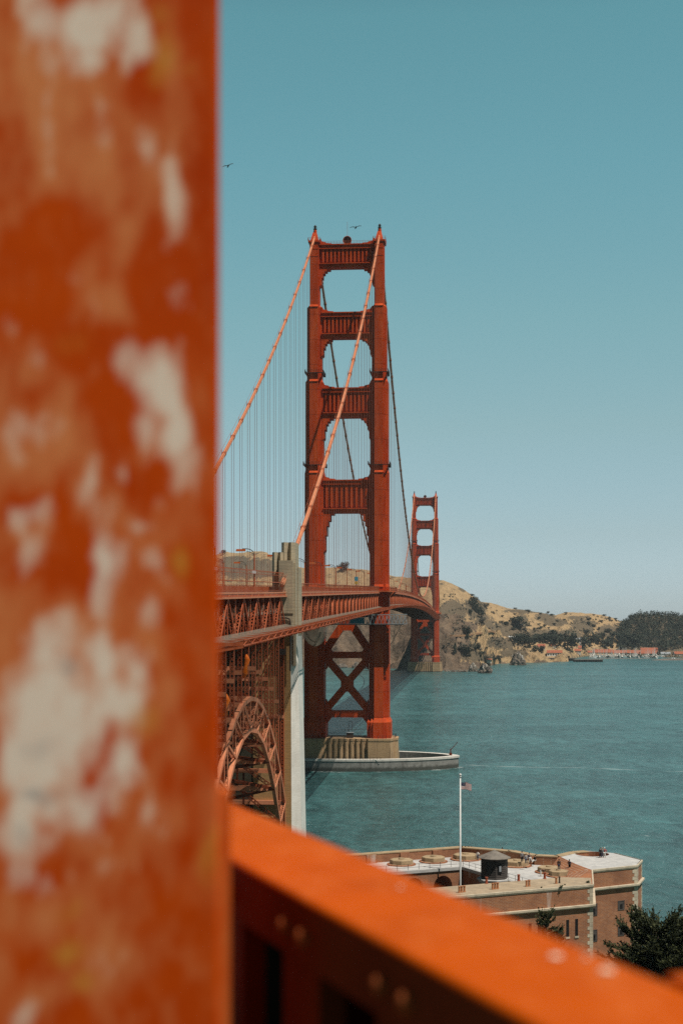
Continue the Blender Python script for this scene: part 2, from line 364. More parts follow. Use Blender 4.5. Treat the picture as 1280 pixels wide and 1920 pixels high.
sheet('far_hills', 'golden dry grass hills with dark scrub beyond the strait', -500, 1500, 640, 70,
      [(-500, 2350), (250, 2250), (800, 2250), (930, 2384), (1050, 2500), (1104, 2900), (1232, 2930), (1246, 2700), (1280, 2680), (1500, 2700)],
      [(-500, 3600), (250, 3500), (405, 3400), (560, 3050), (830, 2800), (1040, 3100), (1165, 3250), (1500, 3300)], SKYROW,
      lambda t: .02 * sst(0, .03, t) + .98 * (.45 * sst(.1, 1.0, t) + .55 * max(0, (t - .13) / .87)), 26., cov_main)
SPUR = [(-500, 1150), (300, 1120), (540, 1105), (640, 1112), (700, 1116), (760, 1130), (800, 1140), (830, 1153), (850, 1156), (880, 1164), (905, 1176), (925, 1187), (945, 1200), (965, 1212), (990, 1222), (1015, 1229), (1035, 1236), (1060, 1240)]
def cov_spur(px, py, t):
    s = .30 + .8 * blob(px, py, [(875, 1182, 12, 10), (870, 1215, 30, 18), (940, 1205, 34, 12), (900, 1232, 36, 8), (960, 1225, 26, 8)])
    rk = .95 if px < 845 else .95 - .9 * sst(845, 875, px + (1250 - py) * -.45)
    rk = max(rk, .8 * (1 - sst(.02, .08, t)), .75 if py > 1240 and px < 900 else 0)
    if 845 < px < 1000: s = max(s, .75 * sst(.6, 1.0, t) * sst(900, 930, px))
    return (min(1, s), rk)
sheet('headland_cliffs', 'steep brown rocky headland behind the far tower', -500, 1065, 680, 90,
      [(-500, 2300), (300, 2120), (700, 2090), (760, 2020), (812, 1965), (868, 1962), (890, 1990), (905, 2080), (935, 2300), (1060, 2420)],
      [(-500, 2480), (300, 2320), (760, 2230), (830, 2170), (880, 2200), (935, 2420), (1065, 2520)], SPUR,
      lambda t: .55 * sst(0, .75, t) + .45 * t, 22., cov_spur, tmax=1.3, nsc=55., crag=.42)
FROW = [(1155, 1186), (1165, 1172), (1180, 1159), (1200, 1151), (1240, 1152), (1285, 1156), (1400, 1165), (1500, 1172)]
sheet('wooded_hill', 'dark wooded hill at the right edge of the far shore', 1155, 1500, 60, 30,
      [(1155, 3010), (1500, 2950)], [(1155, 3130), (1200, 3160), (1500, 3150)], FROW,
      lambda t: .1 * sst(0, .1, t) + .9 * (.5 * t + .5 * sst(0, 1, t)), 6., lambda px, py, t: (1., 0.))

def hit(px, py):
    d = Vector(((px - 640) / F, 1, -(py - HZ) / F)).normalized(); best = None
    for b in TERR:
        h = b.ray_cast(Vector((0, 0, EYE)), d)
        if h[0] is not None and (best is None or h[0].y < best.y): best = h[0]
    return best if best is not None else at(px, max(py, 1234), 2.0)

# bluff under the viewpoint and the spit the fort stands on
M['bluff'] = simple('coastal_scrub_ground', (.10, .085, .05), (.055, .06, .035), .3, .95, bmp=.4)
def bluff_z(X, Y):
    z = 57.2 - .275 * max(0, Y - 2) + 1.2 * fb(Vector((X / 15, Y / 15, .5)))
    z = max(z, 3.4 + .4 * fb(Vector((X / 9, Y / 9, 2))))
    if Y < 3.2: z = 57.6
    edge = min((X + 75) / 10, (66 - X - .05 * Y) / 12, (278 - Y) / 8)
    if Y > 222: edge = min(edge, (56 - X) / 4)
    return z if edge > 1 else -4 + (z + 4) * max(0, edge)
bm_ = MB(); NX, NY = 60, 110
bm_.v = [((-80 + 150 * i / (NX - 1)), -20 + 310 * j / (NY - 1), bluff_z(-80 + 150 * i / (NX - 1), -20 + 310 * j / (NY - 1))) for i in range(NX) for j in range(NY)]
bm_.f = [(i * NY + j, (i + 1) * NY + j, (i + 1) * NY + j + 1, i * NY + j + 1) for i in range(NX - 1) for j in range(NY - 1)]; bm_.m = [0] * len(bm_.f)
tag(bm_.build('bluff_ground', M['bluff'], smooth=True), 'scrubby bluff sloping down to the brick fort', 'ground', kind='structure')
# dirt track on the headland
pts = [hit(px, py) + Vector((0, 0, .6)) for px, py in [(845, 1193), (862, 1193), (880, 1191), (900, 1188), (918, 1184.5), (925, 1186)]]
tk = MB()
for a, b in zip(pts, pts[1:]): tk.bar(a, b, 5, 2.4)
M['dirt'] = simple('red_dirt', (.36, .19, .10), (.30, .17, .09), .2, .95)
tag(tk.build('dirt_road', M['dirt']), 'reddish dirt track cut into the far headland', 'road', kind='structure')
# ------------------------------------------------------------------ the bridge, local frame: x = l (right), y = s (away along the deck), z up
T0 = Vector((2.49, 638.0, 0)); BR = -AXIS
def bw(l, s, z=0): return T0 + r2 * l + u2 * s + Vector((0, 0, z))
def bthing(name, label, cat, l, s, z=0, group=None): return thing(name, label, cat, bw(l, s, z), BR, group)
def zt(s):
    if s < 0: return 74.3 + .0228 * s
    if s > 1280: return 74.3 - .0228 * (s - 1280)
    x = s / 1280; return 74.3 + 4 * 6.6 * x * (1 - x)
def zc(s):
    if 0 <= s <= 1280: x = s / 1280; return 225.5 - 4 * 141.5 * x * (1 - x)
    a = -s if s < 0 else s - 1280
    return 225.5 - .5790 * a + .000349 * a * a
LC = 13.7
bridge = bthing('suspension_bridge', 'long orange suspension bridge with two tall towers crossing the strait', 'bridge', 0, 0)

# ---- tower
SEG = [  # z0, z1, core half depth, core half width, flank half width
    (21.0, 76.0, 7.6, 1.9, 4.15), (76.0, 124.0, 7.0, 1.8, 3.95), (124.0, 162.6, 6.2, 1.75, 3.75), (162.6, 194.2, 5.4, 1.7, 3.1), (194.2, 221.5, 4.6, 1.7, 2.1)]
M['drum'] = simple('dark_brown_drum', (.030, .012, .010), (.022, .009, .008), 1)
def tower_parts(tw):
    for sg in (-1, 1):
        m = MB(); c = sg * LC
        m.box(c - 4.95, c + 4.95, -6.6, 6.6, 12.5, 19.2); m.box(c - 3.4, c + 3.4, -8.0, 8.0, 12.5, 19.2); m.box(c - 2.3, c + 2.3, -8.7, 8.7, 12.5, 19.2)
        def stk(a, b, z0, z1, w0, w1): m.prism([(c - w0, -a), (c + w0, -a), (c + w0, a), (c - w0, a)], z0, z1, [(c - w1, -b), (c + w1, -b), (c + w1, b), (c - w1, b)])
        stk(6.6, 5.2, 19.2, 21, 4.95, 4.15); stk(8.0, 6.6, 19.2, 21, 3.4, 3.0); stk(8.7, 7.6, 19.2, 21, 2.3, 1.9)
        for k, (z0, z1, hd, cw, fw) in enumerate(SEG):
            m.box(c - cw, c + cw, -hd, hd, z0, z1)
            mw = (cw + fw) / 2 + .05
            m.box(c - mw, c + mw, -hd + 1.5, hd - 1.5, z0, z1 - .02); m.box(c - fw, c + fw, -hd + 2.7, hd - 2.7, z0, z1 - .04)
            if k + 1 < len(SEG):                     # sloping ledges where the shaft steps in
                nh, nf, nc = SEG[k + 1][2], SEG[k + 1][4], SEG[k + 1][3]
                stk(hd + .25, nh + .01, z1 - .01, z1 + 1.0, cw + .05, nc + .01)
                stk(hd - 2.7, nh - 2.7 + .01, z1 - .03, z1 + 1.2, fw, nf + .02)
        m.box(c - 2.5, c + 2.5, -4.9, 4.9, 221.5, 222.2)
        for zz in (215.5, 218.6): m.box(c - 1.75, c + 1.75, -4.68, 4.68, zz, zz + .3)
        m.build('leg', M['orange'], tw)
        # saddle housing with its small lantern
        m = MB(); m.prism([(c - 1.7, -4), (c + 1.7, -4), (c + 1.7, 4), (c - 1.7, 4)], 222.2, 226.3, [(c - .8, -1.8), (c + .8, -1.8), (c + .8, 1.8), (c - .8, 1.8)])
        m.lathe([(.75, 226.3), (.75, 227.4), (.5, 228.0)], 10, (c, 0, 0))
        m.build('saddle_housing', M['orange'], tw)
        m = MB(); m.lathe([(.8, 228), (.8, 228.2), (.45, 228.2), (.45, 229.3), (.65, 229.3), (.1, 229.9)], 10, (c, 0, 0))
        for a in range(6): m.bar((c + .75 * math.cos(a * 1.047), .75 * math.sin(a * 1.047), 228.2), (c + .75 * math.cos(a * 1.047), .75 * math.sin(a * 1.047), 229.3), .08)
        m.build('lantern', M['darksteel'], tw)
        m = MB()
        for a in range(-5, 6):
            for e in (-2.6, 2.6): m.bar((c + e, a * .95, 222.2), (c + e, a * .95, 223.4), .1)
        for zz in (222.8, 223.4):
            for e in (-2.6, 2.6): m.bar((c + e, -4.8, zz), (c + e, 4.8, zz), .09)
            for e in (-4.8, 4.8): m.bar((c - 2.6, e, zz), (c + 2.6, e, zz), .09)
        m.build('handrail', M['orange_small'], tw)
        for zp, hd, fw in ((127.5, 6.2, 3.75), (166.4, 5.4, 3.1)):   # inspection galleries round the shafts
            m = MB(); a, b = fw + .75, hd + .75
            m.box(c - a, c + a, -b, -hd - .02, zp - .25, zp); m.box(c - a, c + a, hd + .02, b, zp - .25, zp)
            m.box(c - a, c - fw - .02, -hd, hd, zp - .25, zp); m.box(c + fw + .02, c + a, -hd, hd, zp - .25, zp)
            for k in range(9):
                x = c - a + 2 * a * k / 8; m.bar((x, -b, zp - .5), (x, -b, zp + 1.1), .09)
                y = -b + 2 * b * k / 8
                for e in (-a, a): m.bar((c + e, y, zp - .2), (c + e, y, zp + 1.2), .12)
            for zz in (.6, 1.2):
                for e in (-a, a): m.bar((c + e, -b, zp + zz), (c + e, b, zp + zz), .1)
                m.bar((c - a, -b, zp + zz), (c + a, -b, zp + zz), .07)
            m.build('gallery', M['darksteel'], tw)
    ST = [(211.2, 221.0, 3.0, 11.7, 13, 1), (181.4, 192.1, 3.6, 10.9, 12, 1), (147.9, 160.1, 4.1, 10.4, 11, 1.25), (107.4, 121.2, 4.6, 10.1, 9, 2.2)]
    for zb, zz, hd, li, nr, hk in ST:
        m = MB(); h = zz - zb
        m.box(-li, li, -hd + 1.45, hd - 1.45, zb + .9, zz - 1.6)
        m.box(-li, li, -hd - .3, hd + .3, zz - .45, zz); m.box(-li, li, -hd + .45, hd - .45, zz - 1.7, zz - .45)
        m.box(-li, li, -hd, hd, zz - 2.0, zz - 1.7)
        m.box(-li, li, -hd - .1, hd + .1, zb + 1.45, zb + 1.85); m.box(-li, li, -hd + .35, hd - .35, zb, zb + 1.45)
        for sd in (-1, 1):
            for k in range(nr):
                x = -li + 1.7 + (2 * li - 3.4) * k / (nr - 1); y0 = sd * (hd - 1.46); y1 = sd * (hd - .35)
                w = .50 * (2 * li - 3.4) / (nr - 1) / 2
                m.xprism([(x - w, zb + 2.6), (x, zb + 1.86), (x + w, zb + 2.6), (x + w, zz - 2.02), (x - w, zz - 2.02)], min(y0, y1), max(y0, y1))
        for sd in (-1, 1):
            P = lambda l, z: (sd * l, z)
            s_ = hk
            m.xprism([P(li + .02, zb), P(li - 4.6, zb), P(li - 4.6, zb - .8), P(li - 3.2, zb - .8), P(li - 3.2, zb - 1.6 * s_), P(li - 2.3, zb - 1.6 * s_), P(li - 2.3, zb - 2.6 * s_), P(li - 1.6, zb - 2.6 * s_),
                      P(li - 1.6, zb - 4.4 * s_), P(li - 1, zb - 4.4 * s_), P(li - 1, zb - 7.2 * s_), P(li + .02, zb - 8 * s_)][::1], -hd + .5, hd - .5)
            m.xprism([P(li + .02, zz), P(li - 5.2, zz), P(li - 5.2, zz + .45), P(li - 3, zz + .6), P(li - 2.6, zz + 1.0), P(li - 1.0, zz + 1.3), P(li - .7, zz + 2.0), P(li + .02, zz + 2.6)], -hd + .7, hd - .7)
        m.build('cross_strut', M['orange'], tw)
    m = MB()
    for e in (-2.9, 2.9):
        for k in range(18): m.bar((-10.2 + 1.2 * k, e, 221), (-10.2 + 1.2 * k, e, 222.2), .07)
        for zz in (221.6, 222.2): m.bar((-10.6, e, zz), (10.6, e, zz), .07)
    m.build('handrail', M['orange_small'], tw)
    m = MB(); n = 28                                   # round drum standing on edge on the top strut
    m.xprism([(1.6 * math.cos(2 * math.pi * k / n), 222.9 + 1.6 * math.sin(2 * math.pi * k / n)) for k in range(n)], -1.0, 1.0)
    dr = m.build('beacon_drum', M['drum'], tw)
    m = MB(); m.tube([(1.75 * math.cos(2 * math.pi * k / n), -1.0, 222.9 + 1.75 * math.sin(2 * math.pi * k / n)) for k in range(n + 1)], .14, 6); m.bar((0, 0, 224.4), (0, 0, 231), .09)
    m.bar((0, -.9, 221), (0, .9, 221), 1.4, .5); m.build('drum_mount', M['orange_small'], tw)
    m = MB(); h = 2.2                                  # bracing between the legs under the deck
    def dg(p, q, w): m.bar((p[0], 0, p[1]), (q[0], 0, q[1]), 2 * h, w, up=(-(q[1] - p[1]), 0, q[0] - p[0]))
    for sd in (-1, 1):
        dg((sd * .3, 62.5), (sd * 10.6, 47.0), 3.1); dg((sd * .4, 36), (sd * 10.4, 47.6), 3.0); dg((sd * .4, 34.2), (sd * 10.4, 22.4), 3.0)
        m.xprism([(sd * 9, 53), (sd * 6.2, 48.6), (sd * 6.2, 45.8), (sd * 9, 41)], -h - .03, h + .03)
        m.xprism([(sd * 9, 28.5), (sd * 6.6, 23.9), (sd * 6.6, 20.8), (sd * 8.4, 18.4), (sd * 9.4, 16)], -h - .03, h + .03)
    m.box(-10, 10, -h - .06, h + .06, 45.9, 48.6); m.box(-10, 10, -h - .06, h + .06, 20.9, 23.8)
    m.xprism([(-2.6, 36.8), (-1.2, 38.2), (1.2, 38.2), (2.6, 36.8), (2.6, 33.2), (1.2, 31.8), (-1.2, 31.8), (-2.6, 33.2)], -h - .04, h + .04)
    m.xprism([(-2.6, 63), (2.6, 63), (3, 60), (1.3, 57.6), (-1.3, 57.6), (-3, 60)], -h - .04, h + .04)
    m.box(-10, 10, -h - .08, h + .08, 63.2, 66.0)
    m.build('lower_bracing', M['orange'], tw)
t_s = empty('tower', (0, 0, 0), 0, bridge); t_s['label'] = 'near tower standing on the oval fendered pier'
tower_parts(t_s)
t_n = dup(t_s, bridge, (0, 1280, 0)); t_n['label'] = 'distant tower at the foot of the headland'

# ---- cables, hand ropes, suspenders
for sg in (-1, 1):
    m = MB(); ss = [-343 + 3.81 * k for k in range(90)] + [0] + [3.81 * k for k in range(1, 336)] + [1280 + 7.62 * k for k in range(0, 46)]
    pts = []; rs = []
    for k, s in enumerate(ss):
        pts.append((sg * LC, s, zc(s))); rs.append(.50)
    m.tube(pts, rs, 8)
    for s0, n in ((-1, 22), (1, 83)):
        for k in range(1, n + 1):
            s = s0 * 15.24 * k; e = .55
            m.tube([(sg * LC, s - e, zc(s - e)), (sg * LC, s + e, zc(s + e))], .64, 8, m=1)
            if s < 400:                                # little posts that carry the hand ropes
                for o in (-.55, .55): m.bar((sg * LC + o, s, zc(s)), (sg * LC + o, s, zc(s) + 1.25), .09, m=1)
    m.build('main_cable', [M['cable'], M['cable_dark']], bridge, smooth=True)
    m = MB()
    for o in (-.6, .6): m.tube([(sg * LC + o, -343 + 10 * k, zc(-343 + 10 * k) + 1.2) for k in range(35)], .035, 4); m.tube([(sg * LC + o, 10 * k, zc(10 * k) + 1.2) for k in range(60)], .035, 4)
    m.build('hand_rope', M['suspender'], bridge)
rest = MB(); nsep = 0
def susp(m, sg, s, lo=0):
    a = zc(s) - .6; b = zt(s) - .4
    for o in (-.33, .33): m.bar((sg * LC + o, s - lo, a), (sg * LC + o, s - lo, b), .085, caps=False)
sus_list = [(sg, -15.24 * k) for k in range(1, 22) for sg in (1, -1)] + [(sg, 15.24 * k) for k in range(1, 84) for sg in (1, -1)]
for i, (sg, s) in enumerate(sus_list):
    if zc(s) < zt(s) + 2: continue
    if nsep < 99: mm = MB(); susp(mm, sg, s); o = mm.build('suspender', M['suspender'], bridge); nsep += 1
    else: susp(rest, sg, s)
tag(rest.build('far_suspenders', M['suspender'], bridge), kind='stuff')

# ---- deck, truss, railing, net
def truss(m, l, s0, n, pan, depth=7.6, lat=0, cw=.75):
    P = lambda k: s0 + pan * k
    for k in range(n):
        a, b = P(k), P(k + 1)
        m.bar((l, a, zt(a) - .45), (l, b, zt(b) - .45), .75, cw + .1, caps=False); m.bar((l, a, zt(a) - depth), (l, b, zt(b) - depth), .75, cw, caps=False)
        if k % 2 == 0: p, q = (l, a, zt(a) - depth), (l, b, zt(b) - .6)
        else: p, q = (l, a, zt(a) - .6), (l, b, zt(b) - depth)
        v0, v1 = (l, a, zt(a) - .6), (l, a, zt(a) - depth)
        if k < lat:
            m.lattice(p, q, .62, (1, 0, 0), .8, .11, .42, .07, False); m.lattice(v0, v1, .46, (1, 0, 0), .75, .09, .34, .06, False)
        else:
            m.bar(p, q, .42, .55, caps=False); m.bar(v0, v1, .26, .34, caps=False)
def railing(m, l, s0, s1, step, h=1.9):
    n = int((s1 - s0) / step)
    for k in range(n + 1):
        s = s0 + step * k; m.bar((l, s, zt(s)), (l, s, zt(s) + h), .11, caps=False)
    k = max(1, int((s1 - s0) / 15))
    for i in range(k):
        a, b = s0 + (s1 - s0) * i / k, s0 + (s1 - s0) * (i + 1) / k
        for hh, w in ((h, .16), (.35, .12), (h * .55, .06)): m.bar((l, a, zt(a) + hh), (l, b, zt(b) + hh), w, caps=False)
def slab(m, l0, l1, s0, s1, up, th, step=15.):
    k = max(1, int((s1 - s0) / step))
    for i in range(k):
        a, b = s0 + (s1 - s0) * i / k, s0 + (s1 - s0) * (i + 1) / k
        A, B = zt(a) + up, zt(b) + up
        m._add([(l0, a, A - th), (l1, a, A - th), (l1, b, B - th), (l0, b, B - th), (l0, a, A), (l1, a, A), (l1, b, B), (l0, b, B)],
               [(3, 2, 1, 0), (4, 5, 6, 7), (1, 2, 6, 5), (3, 0, 4, 7)] + ([(0, 1, 5, 4)] if i == 0 else []) + ([(2, 3, 7, 6)] if i == k - 1 else []))
def fascia(m, l, s0, s1, sg, step=7.62):
    'kerb beam with bracketed outer stringer under the footway edge'
    n = int((s1 - s0) / step)
    for k in range(n):
        a, b = s0 + step * k, s0 + step * (k + 1)
        m.bar((l + sg * .25, a, zt(a) - .02), (l + sg * .25, b, zt(b) - .02), .34, .30, caps=False)
        m.bar((l + sg * .55, a, zt(a) - .75), (l + sg * .55, b, zt(b) - .75), .2, .26, caps=False)
        m.bar((l, a, zt(a) - 1.25), (l + sg * .55, a, zt(a) - .3), .3, .2)
def spans(s0, s1, parent, lat=0, pan=7.62, near=False):
    n = round((s1 - s0) / pan)
    for sg in (1, -1):
        m = MB(); truss(m, sg * LC, s0, n, pan, lat=lat if sg > 0 else 0); m.build('stiffening_truss', M['orange_small'], parent)
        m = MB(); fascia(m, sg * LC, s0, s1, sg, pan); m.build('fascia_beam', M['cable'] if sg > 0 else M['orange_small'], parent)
    m = MB(); slab(m, -LC + .1, LC - .1, s0, s1, .05, .38); m.build('road_slab', M['asphalt'], parent)
    m = MB()
    for k in range(n + 1):
        s = s0 + pan * k; m.box(-LC, LC, s - .2, s + .2, zt(s) - 2.3, zt(s) - .34)
        if k % 2 == 0 and k < n:
            for a, b in ((-LC, LC), (LC, -LC)): m.bar((a, s, zt(s) - 7.5), (b, s + 2 * pan, zt(s + 2 * pan) - 7.5), .5, caps=False)
        m.bar((-LC, s, zt(s) - 7.5), (LC, s, zt(s) - 7.5), .5, caps=False)
    m.build('floor_framing', M['shade_davit_orange'], parent)  # framing colour darkened to stand in for shade under the deck
def roadrail(s0, s1, parent, sg):
    m = MB(); slab(m, sg * 10.4 - .07, sg * 10.4 + .07, s0, s1, 1.15, 1.0); m.build('roadway_barrier', M['orange_small'], parent)
spans(-339, 0 - 7.7, bridge, lat=14, pan=(339 - 7.7) / 44)
spans(7.7, 1272.3, bridge, pan=(1272.3 - 7.7) / 166)
spans(1287.7, 1620, bridge, pan=(1620 - 1287.7) / 44)
for s0, s1, st in ((-338, -8.5, 1.9), (8.5, 1271, 3.8)):
    for sg in (1, -1):
        m = MB(); railing(m, sg * (LC + .3), s0, s1, st); m.build('footway_railing', M['orange_small'], bridge); roadrail(s0, s1, bridge, sg)
for sc in (0, 1280):                                   # footways carried round the tower legs on brackets
    for sg in (1, -1):
        m = MB(); z = zt(sc); a0, a1 = (9.4, 20.2)
        pl = [(sg * 18.2, -10), (sg * 20.6, -7), (sg * 20.6, 7), (sg * 18.2, 10), (sg * 8.8, 12), (sg * 8.8, -12)]
        m.prism([(x, y + sc) for x, y in pl], z - .55, z + .02)
        m.xprism([(sg * 17.9, z - .56), (sg * 20.3, z - .56), (sg * 18.0, z - 3.0)], sc - 8.2, sc - 7.6); m.xprism([(sg * 17.9, z - .56), (sg * 20.3, z - .56), (sg * 18.0, z - 3.0)], sc + 5, sc + 5.6)
        for (p, q) in zip(pl[:4], pl[1:4]):
            for k in range(5): m.bar((p[0] + (q[0] - p[0]) * k / 4, sc + p[1] + (q[1] - p[1]) * k / 4, z), (p[0] + (q[0] - p[0]) * k / 4, sc + p[1] + (q[1] - p[1]) * k / 4, z + 1.6), .13)
            for hh in (.5, 1.6): m.bar((p[0], sc + p[1], z + hh), (q[0], sc + q[1], z + hh), .14)
        m.build('footway_bay', M['orange_small'], bridge)
def net_mat():
    m, nt, b = nodes('steel_net'); b.inputs['Base Color'].default_value = (.20, .165, .12, 1); b.inputs['Roughness'].default_value = .7
    tr = nn(nt, 'ShaderNodeBsdfTransparent'); mx = nn(nt, 'ShaderNodeMixShader'); out = nt.nodes['Material Output']
    t = noise_tex(nt, .6, 3, .6); r = ramp(nt, t.outputs['Fac'], [(.3, (.45, .45, .45)), (.7, (.62, .62, .62))])
    nt.links.new(r.outputs[0], mx.inputs[0]); nt.links.new(tr.outputs[0], mx.inputs[1]); nt.links.new(b.outputs[0], mx.inputs[2]); nt.links.new(mx.outputs[0], out.inputs[0]); return m
M['net'] = net_mat()
def net(s0, s1, sg, parent, pan=7.62):
    n = round((s1 - s0) / pan); m = MB(); fr = MB()
    for k in range(n):
        a, b = s0 + pan * k, s0 + pan * (k + 1); A, B = zt(a) - 6.25, zt(b) - 6.25; li, lo = sg * (LC + .4), sg * (LC + 6.2)
        for j in range(4):
            f0, f1 = j / 4, (j + 1) / 4; sag = lambda f: -.5 * math.sin(math.pi * f)
            m.quad((li + (lo - li) * f0, a, A + sag(f0)), (li + (lo - li) * f1, a, A + sag(f1)), (li + (lo - li) * f1, b, B + sag(f1)), (li + (lo - li) * f0, b, B + sag(f0)))
        fr.bar((lo, a, A), (lo, b, B), .10, .10, caps=False); fr.bar((lo, a, A - .75), (lo, b, B - .75), .13, .15, caps=False)
        fr.bar((lo, a, A - .7), (lo, (a + b) / 2, (A + B) / 2), .08, caps=False); fr.bar((lo, (a + b) / 2, (A + B) / 2), (lo, b, B - .7), .08, caps=False)
        fr.bar((li, a, A - .6), (lo, a, A - .5), .22, .5, caps=False); fr.bar((li, a, A - 1.9), (lo, a, A - .9), .2, .3, caps=False)
    o = m.build('safety_net', M['net'], parent); fr.build('net_frame', M['orange_small'], o)
net(-339, -14, 1, bridge, (339 - 14) / 43); net(14, 1266, 1, bridge, (1266 - 14) / 165)

# ---- piers
def corr(l0, l1, n, s, dep):
    P = []
    for k in range(n):
        w = (l1 - l0) / n; a = l0 + w * k
        P += [(a, s), (a + w * .28, s), (a + w * .5, s - dep), (a + w * .78, s - dep)]
    return P + [(l1, s)]
def pier(label, s, zf, group):
    p = bthing('tower_pier', label, 'pier', 0, s, 0, group); m = MB()
    front = [(-21.4, -4.5), (-20.6, -6.2), (-19.8, -6.6), (-18.6, -11.3), (-9.4, -11.3)] + corr(-9.2, 9.2, 8, -10.3, -.9) + [(9.4, -11.3), (18.6, -11.3), (19.8, -6.6), (20.6, -6.2), (21.4, -4.5)]
    back = [(-x, -y) for x, y in front]
    sc = lambda P, f: [(x * f, y * f) for x, y in P]
    poly = front + back
    m.prism(sc(poly, 1.035), -4, 11.6, poly); m.prism(sc(poly, 1.012), 11.6, 12.5)
    m.build('pier_block', M['concrete_pier'], p)
    m = MB()
    for k in range(45):
        a = 2 * math.pi * k / 45; x, y = 20.6 * math.copysign(abs(math.cos(a)) ** .5, math.cos(a)), 10.6 * math.copysign(abs(math.sin(a)) ** .5, math.sin(a))
        m.bar((x, y, 12.5), (x, y, 13.7), .1)
        b = 2 * math.pi * (k + 1) / 45; x2, y2 = 20.6 * math.copysign(abs(math.cos(b)) ** .5, math.cos(b)), 10.6 * math.copysign(abs(math.sin(b)) ** .5, math.sin(b))
        for h in (13.1, 13.7): m.bar((x, y, h), (x2, y2, h), .08)
    m.build('pier_railing', M['darksteel'], p)
    return p
p_s = pier('stained tan concrete pier with a fluted face under the near tower', 0, 4.6, None)
p_n = pier('small tan pier under the distant tower at the cliff foot', 1280, 4.6, None)
m = MB(); n = 72; ou = []; inn = []
for k in range(n):
    a = 2 * math.pi * k / n; c, s_ = math.cos(a), math.sin(a)
    g = 1 - .10 * (1 - abs(c)) * 0; x = 47.0 * c; y = 23.6 * math.copysign(abs(s_) ** 1.35, s_)
    ou.append((x, y)); inn.append((x * .925, y * .86))
for z0, z1, f in ((-4, 4.2, 1.0), (4.2, 5.0, 1.008)):
    for k in range(n):
        j = (k + 1) % n; A, B, Cc, D = ou[k], ou[j], inn[j], inn[k]
        q = lambda P, z, f=1: (P[0] * f, P[1] * f, z)
        m.quad(q(A, z0, f), q(B, z0, f), q(B, z1, f), q(A, z1, f), m=1 if z0 > 0 else 0); m.quad(q(Cc, z0), q(D, z0), q(D, z1), q(Cc, z1)); m.quad(q(A, z1, f), q(B, z1, f), q(Cc, z1), q(D, z1), m=1)
        if z0 > 0: m.quad(q(A, z0, f), q(A, z0), q(B, z0), q(B, z0, f))
m.build('fender_ring', [M['concrete_fender'], M['fender_top']], p_s)
m = MB()
for k in range(24): m.box(-17 + 1.4 * k, -16.9 + 1.4 * k, -22.9, -22.8, 5.0, 5.9)
m.bar((-17, -22.85, 5.9), (16, -22.85, 5.9), .08)
m.build('fender_railing', M['darksteel'], p_s)
def foam_mat():
    m, nt, b = nodes('waterline_foam'); b.inputs['Base Color'].default_value = (.62, .66, .64, 1); b.inputs['Roughness'].default_value = .8
    tr = nn(nt, 'ShaderNodeBsdfTransparent'); mx = nn(nt, 'ShaderNodeMixShader'); t = noise_tex(nt, .35, 6, .7); t2 = noise_tex(nt, .06, 3, .6)
    f = math_(nt, 'MULTIPLY', ramp(nt, t.outputs['Fac'], [(.47, (0, 0, 0)), (.62, (.9, .9, .9))]).outputs[0], ramp(nt, t2.outputs['Fac'], [(.42, (0, 0, 0)), (.58, (1, 1, 1))]).outputs[0])
    nt.links.new(f, mx.inputs[0]); nt.links.new(tr.outputs[0], mx.inputs[1]); nt.links.new(b.outputs[0], mx.inputs[2]); nt.links.new(mx.outputs[0], nt.nodes['Material Output'].inputs[0]); return m
m = MB()
for k in range(n):
    j = (k + 1) % n; m.quad((ou[k][0] * 1.001, ou[k][1] * 1.002, .06), (ou[j][0] * 1.001, ou[j][1] * 1.002, .06), (ou[j][0] * 1.05, ou[j][1] * 1.17, .06), (ou[k][0] * 1.05, ou[k][1] * 1.17, .06))
m.build('wash_foam', foam_mat(), p_s)
m = MB(); m.bar((43.6, 0, 5.0), (43.6, 0, 7.6), .5); m.bar((43.5, -.1, 7.0), (46.6, 0, 10.6), .2); m.box(43.0, 44.2, -.7, .7, 5.0, 6.0); m.bar((43.6, 0, 7.6), (46.5, 0, 10.4), .07)
tag(m.build('davit_crane', M['shade_davit_orange']), 'small dark davit on the pointed end of the pier fender', 'crane')
o = bpy.data.objects['davit_crane']; o.location = bw(0, 0); o.rotation_euler = (0, 0, BR)
# machinery hut on the pier
hut = bthing('pier_hut', 'small dark work shelter between the near tower legs on the pier', 'shelter', 1.5, -6, 12.5)
m = MB(); m.box(-1.4, 1.4, -1, 1, 0, 2.2); m.build('cabin', M['darksteel'], hut)
m = MB(); m.box(-1.7, 1.7, -1.2, 1.2, 2.2, 2.4); m.build('roof', M['galv'], hut)
m = MB(); m.bar((-.5, 0, 2.4), (-.5, 0, 7), .15); m.bar((.9, 0, 2.4), (.9, 0, 7), .15); m.bar((-.5, 0, 7), (.9, 0, 7), .15); m.bar((-4, 0, 3.4), (9, 0, 3.8), .12); m.build('mast_frame', M['darksteel'], hut)

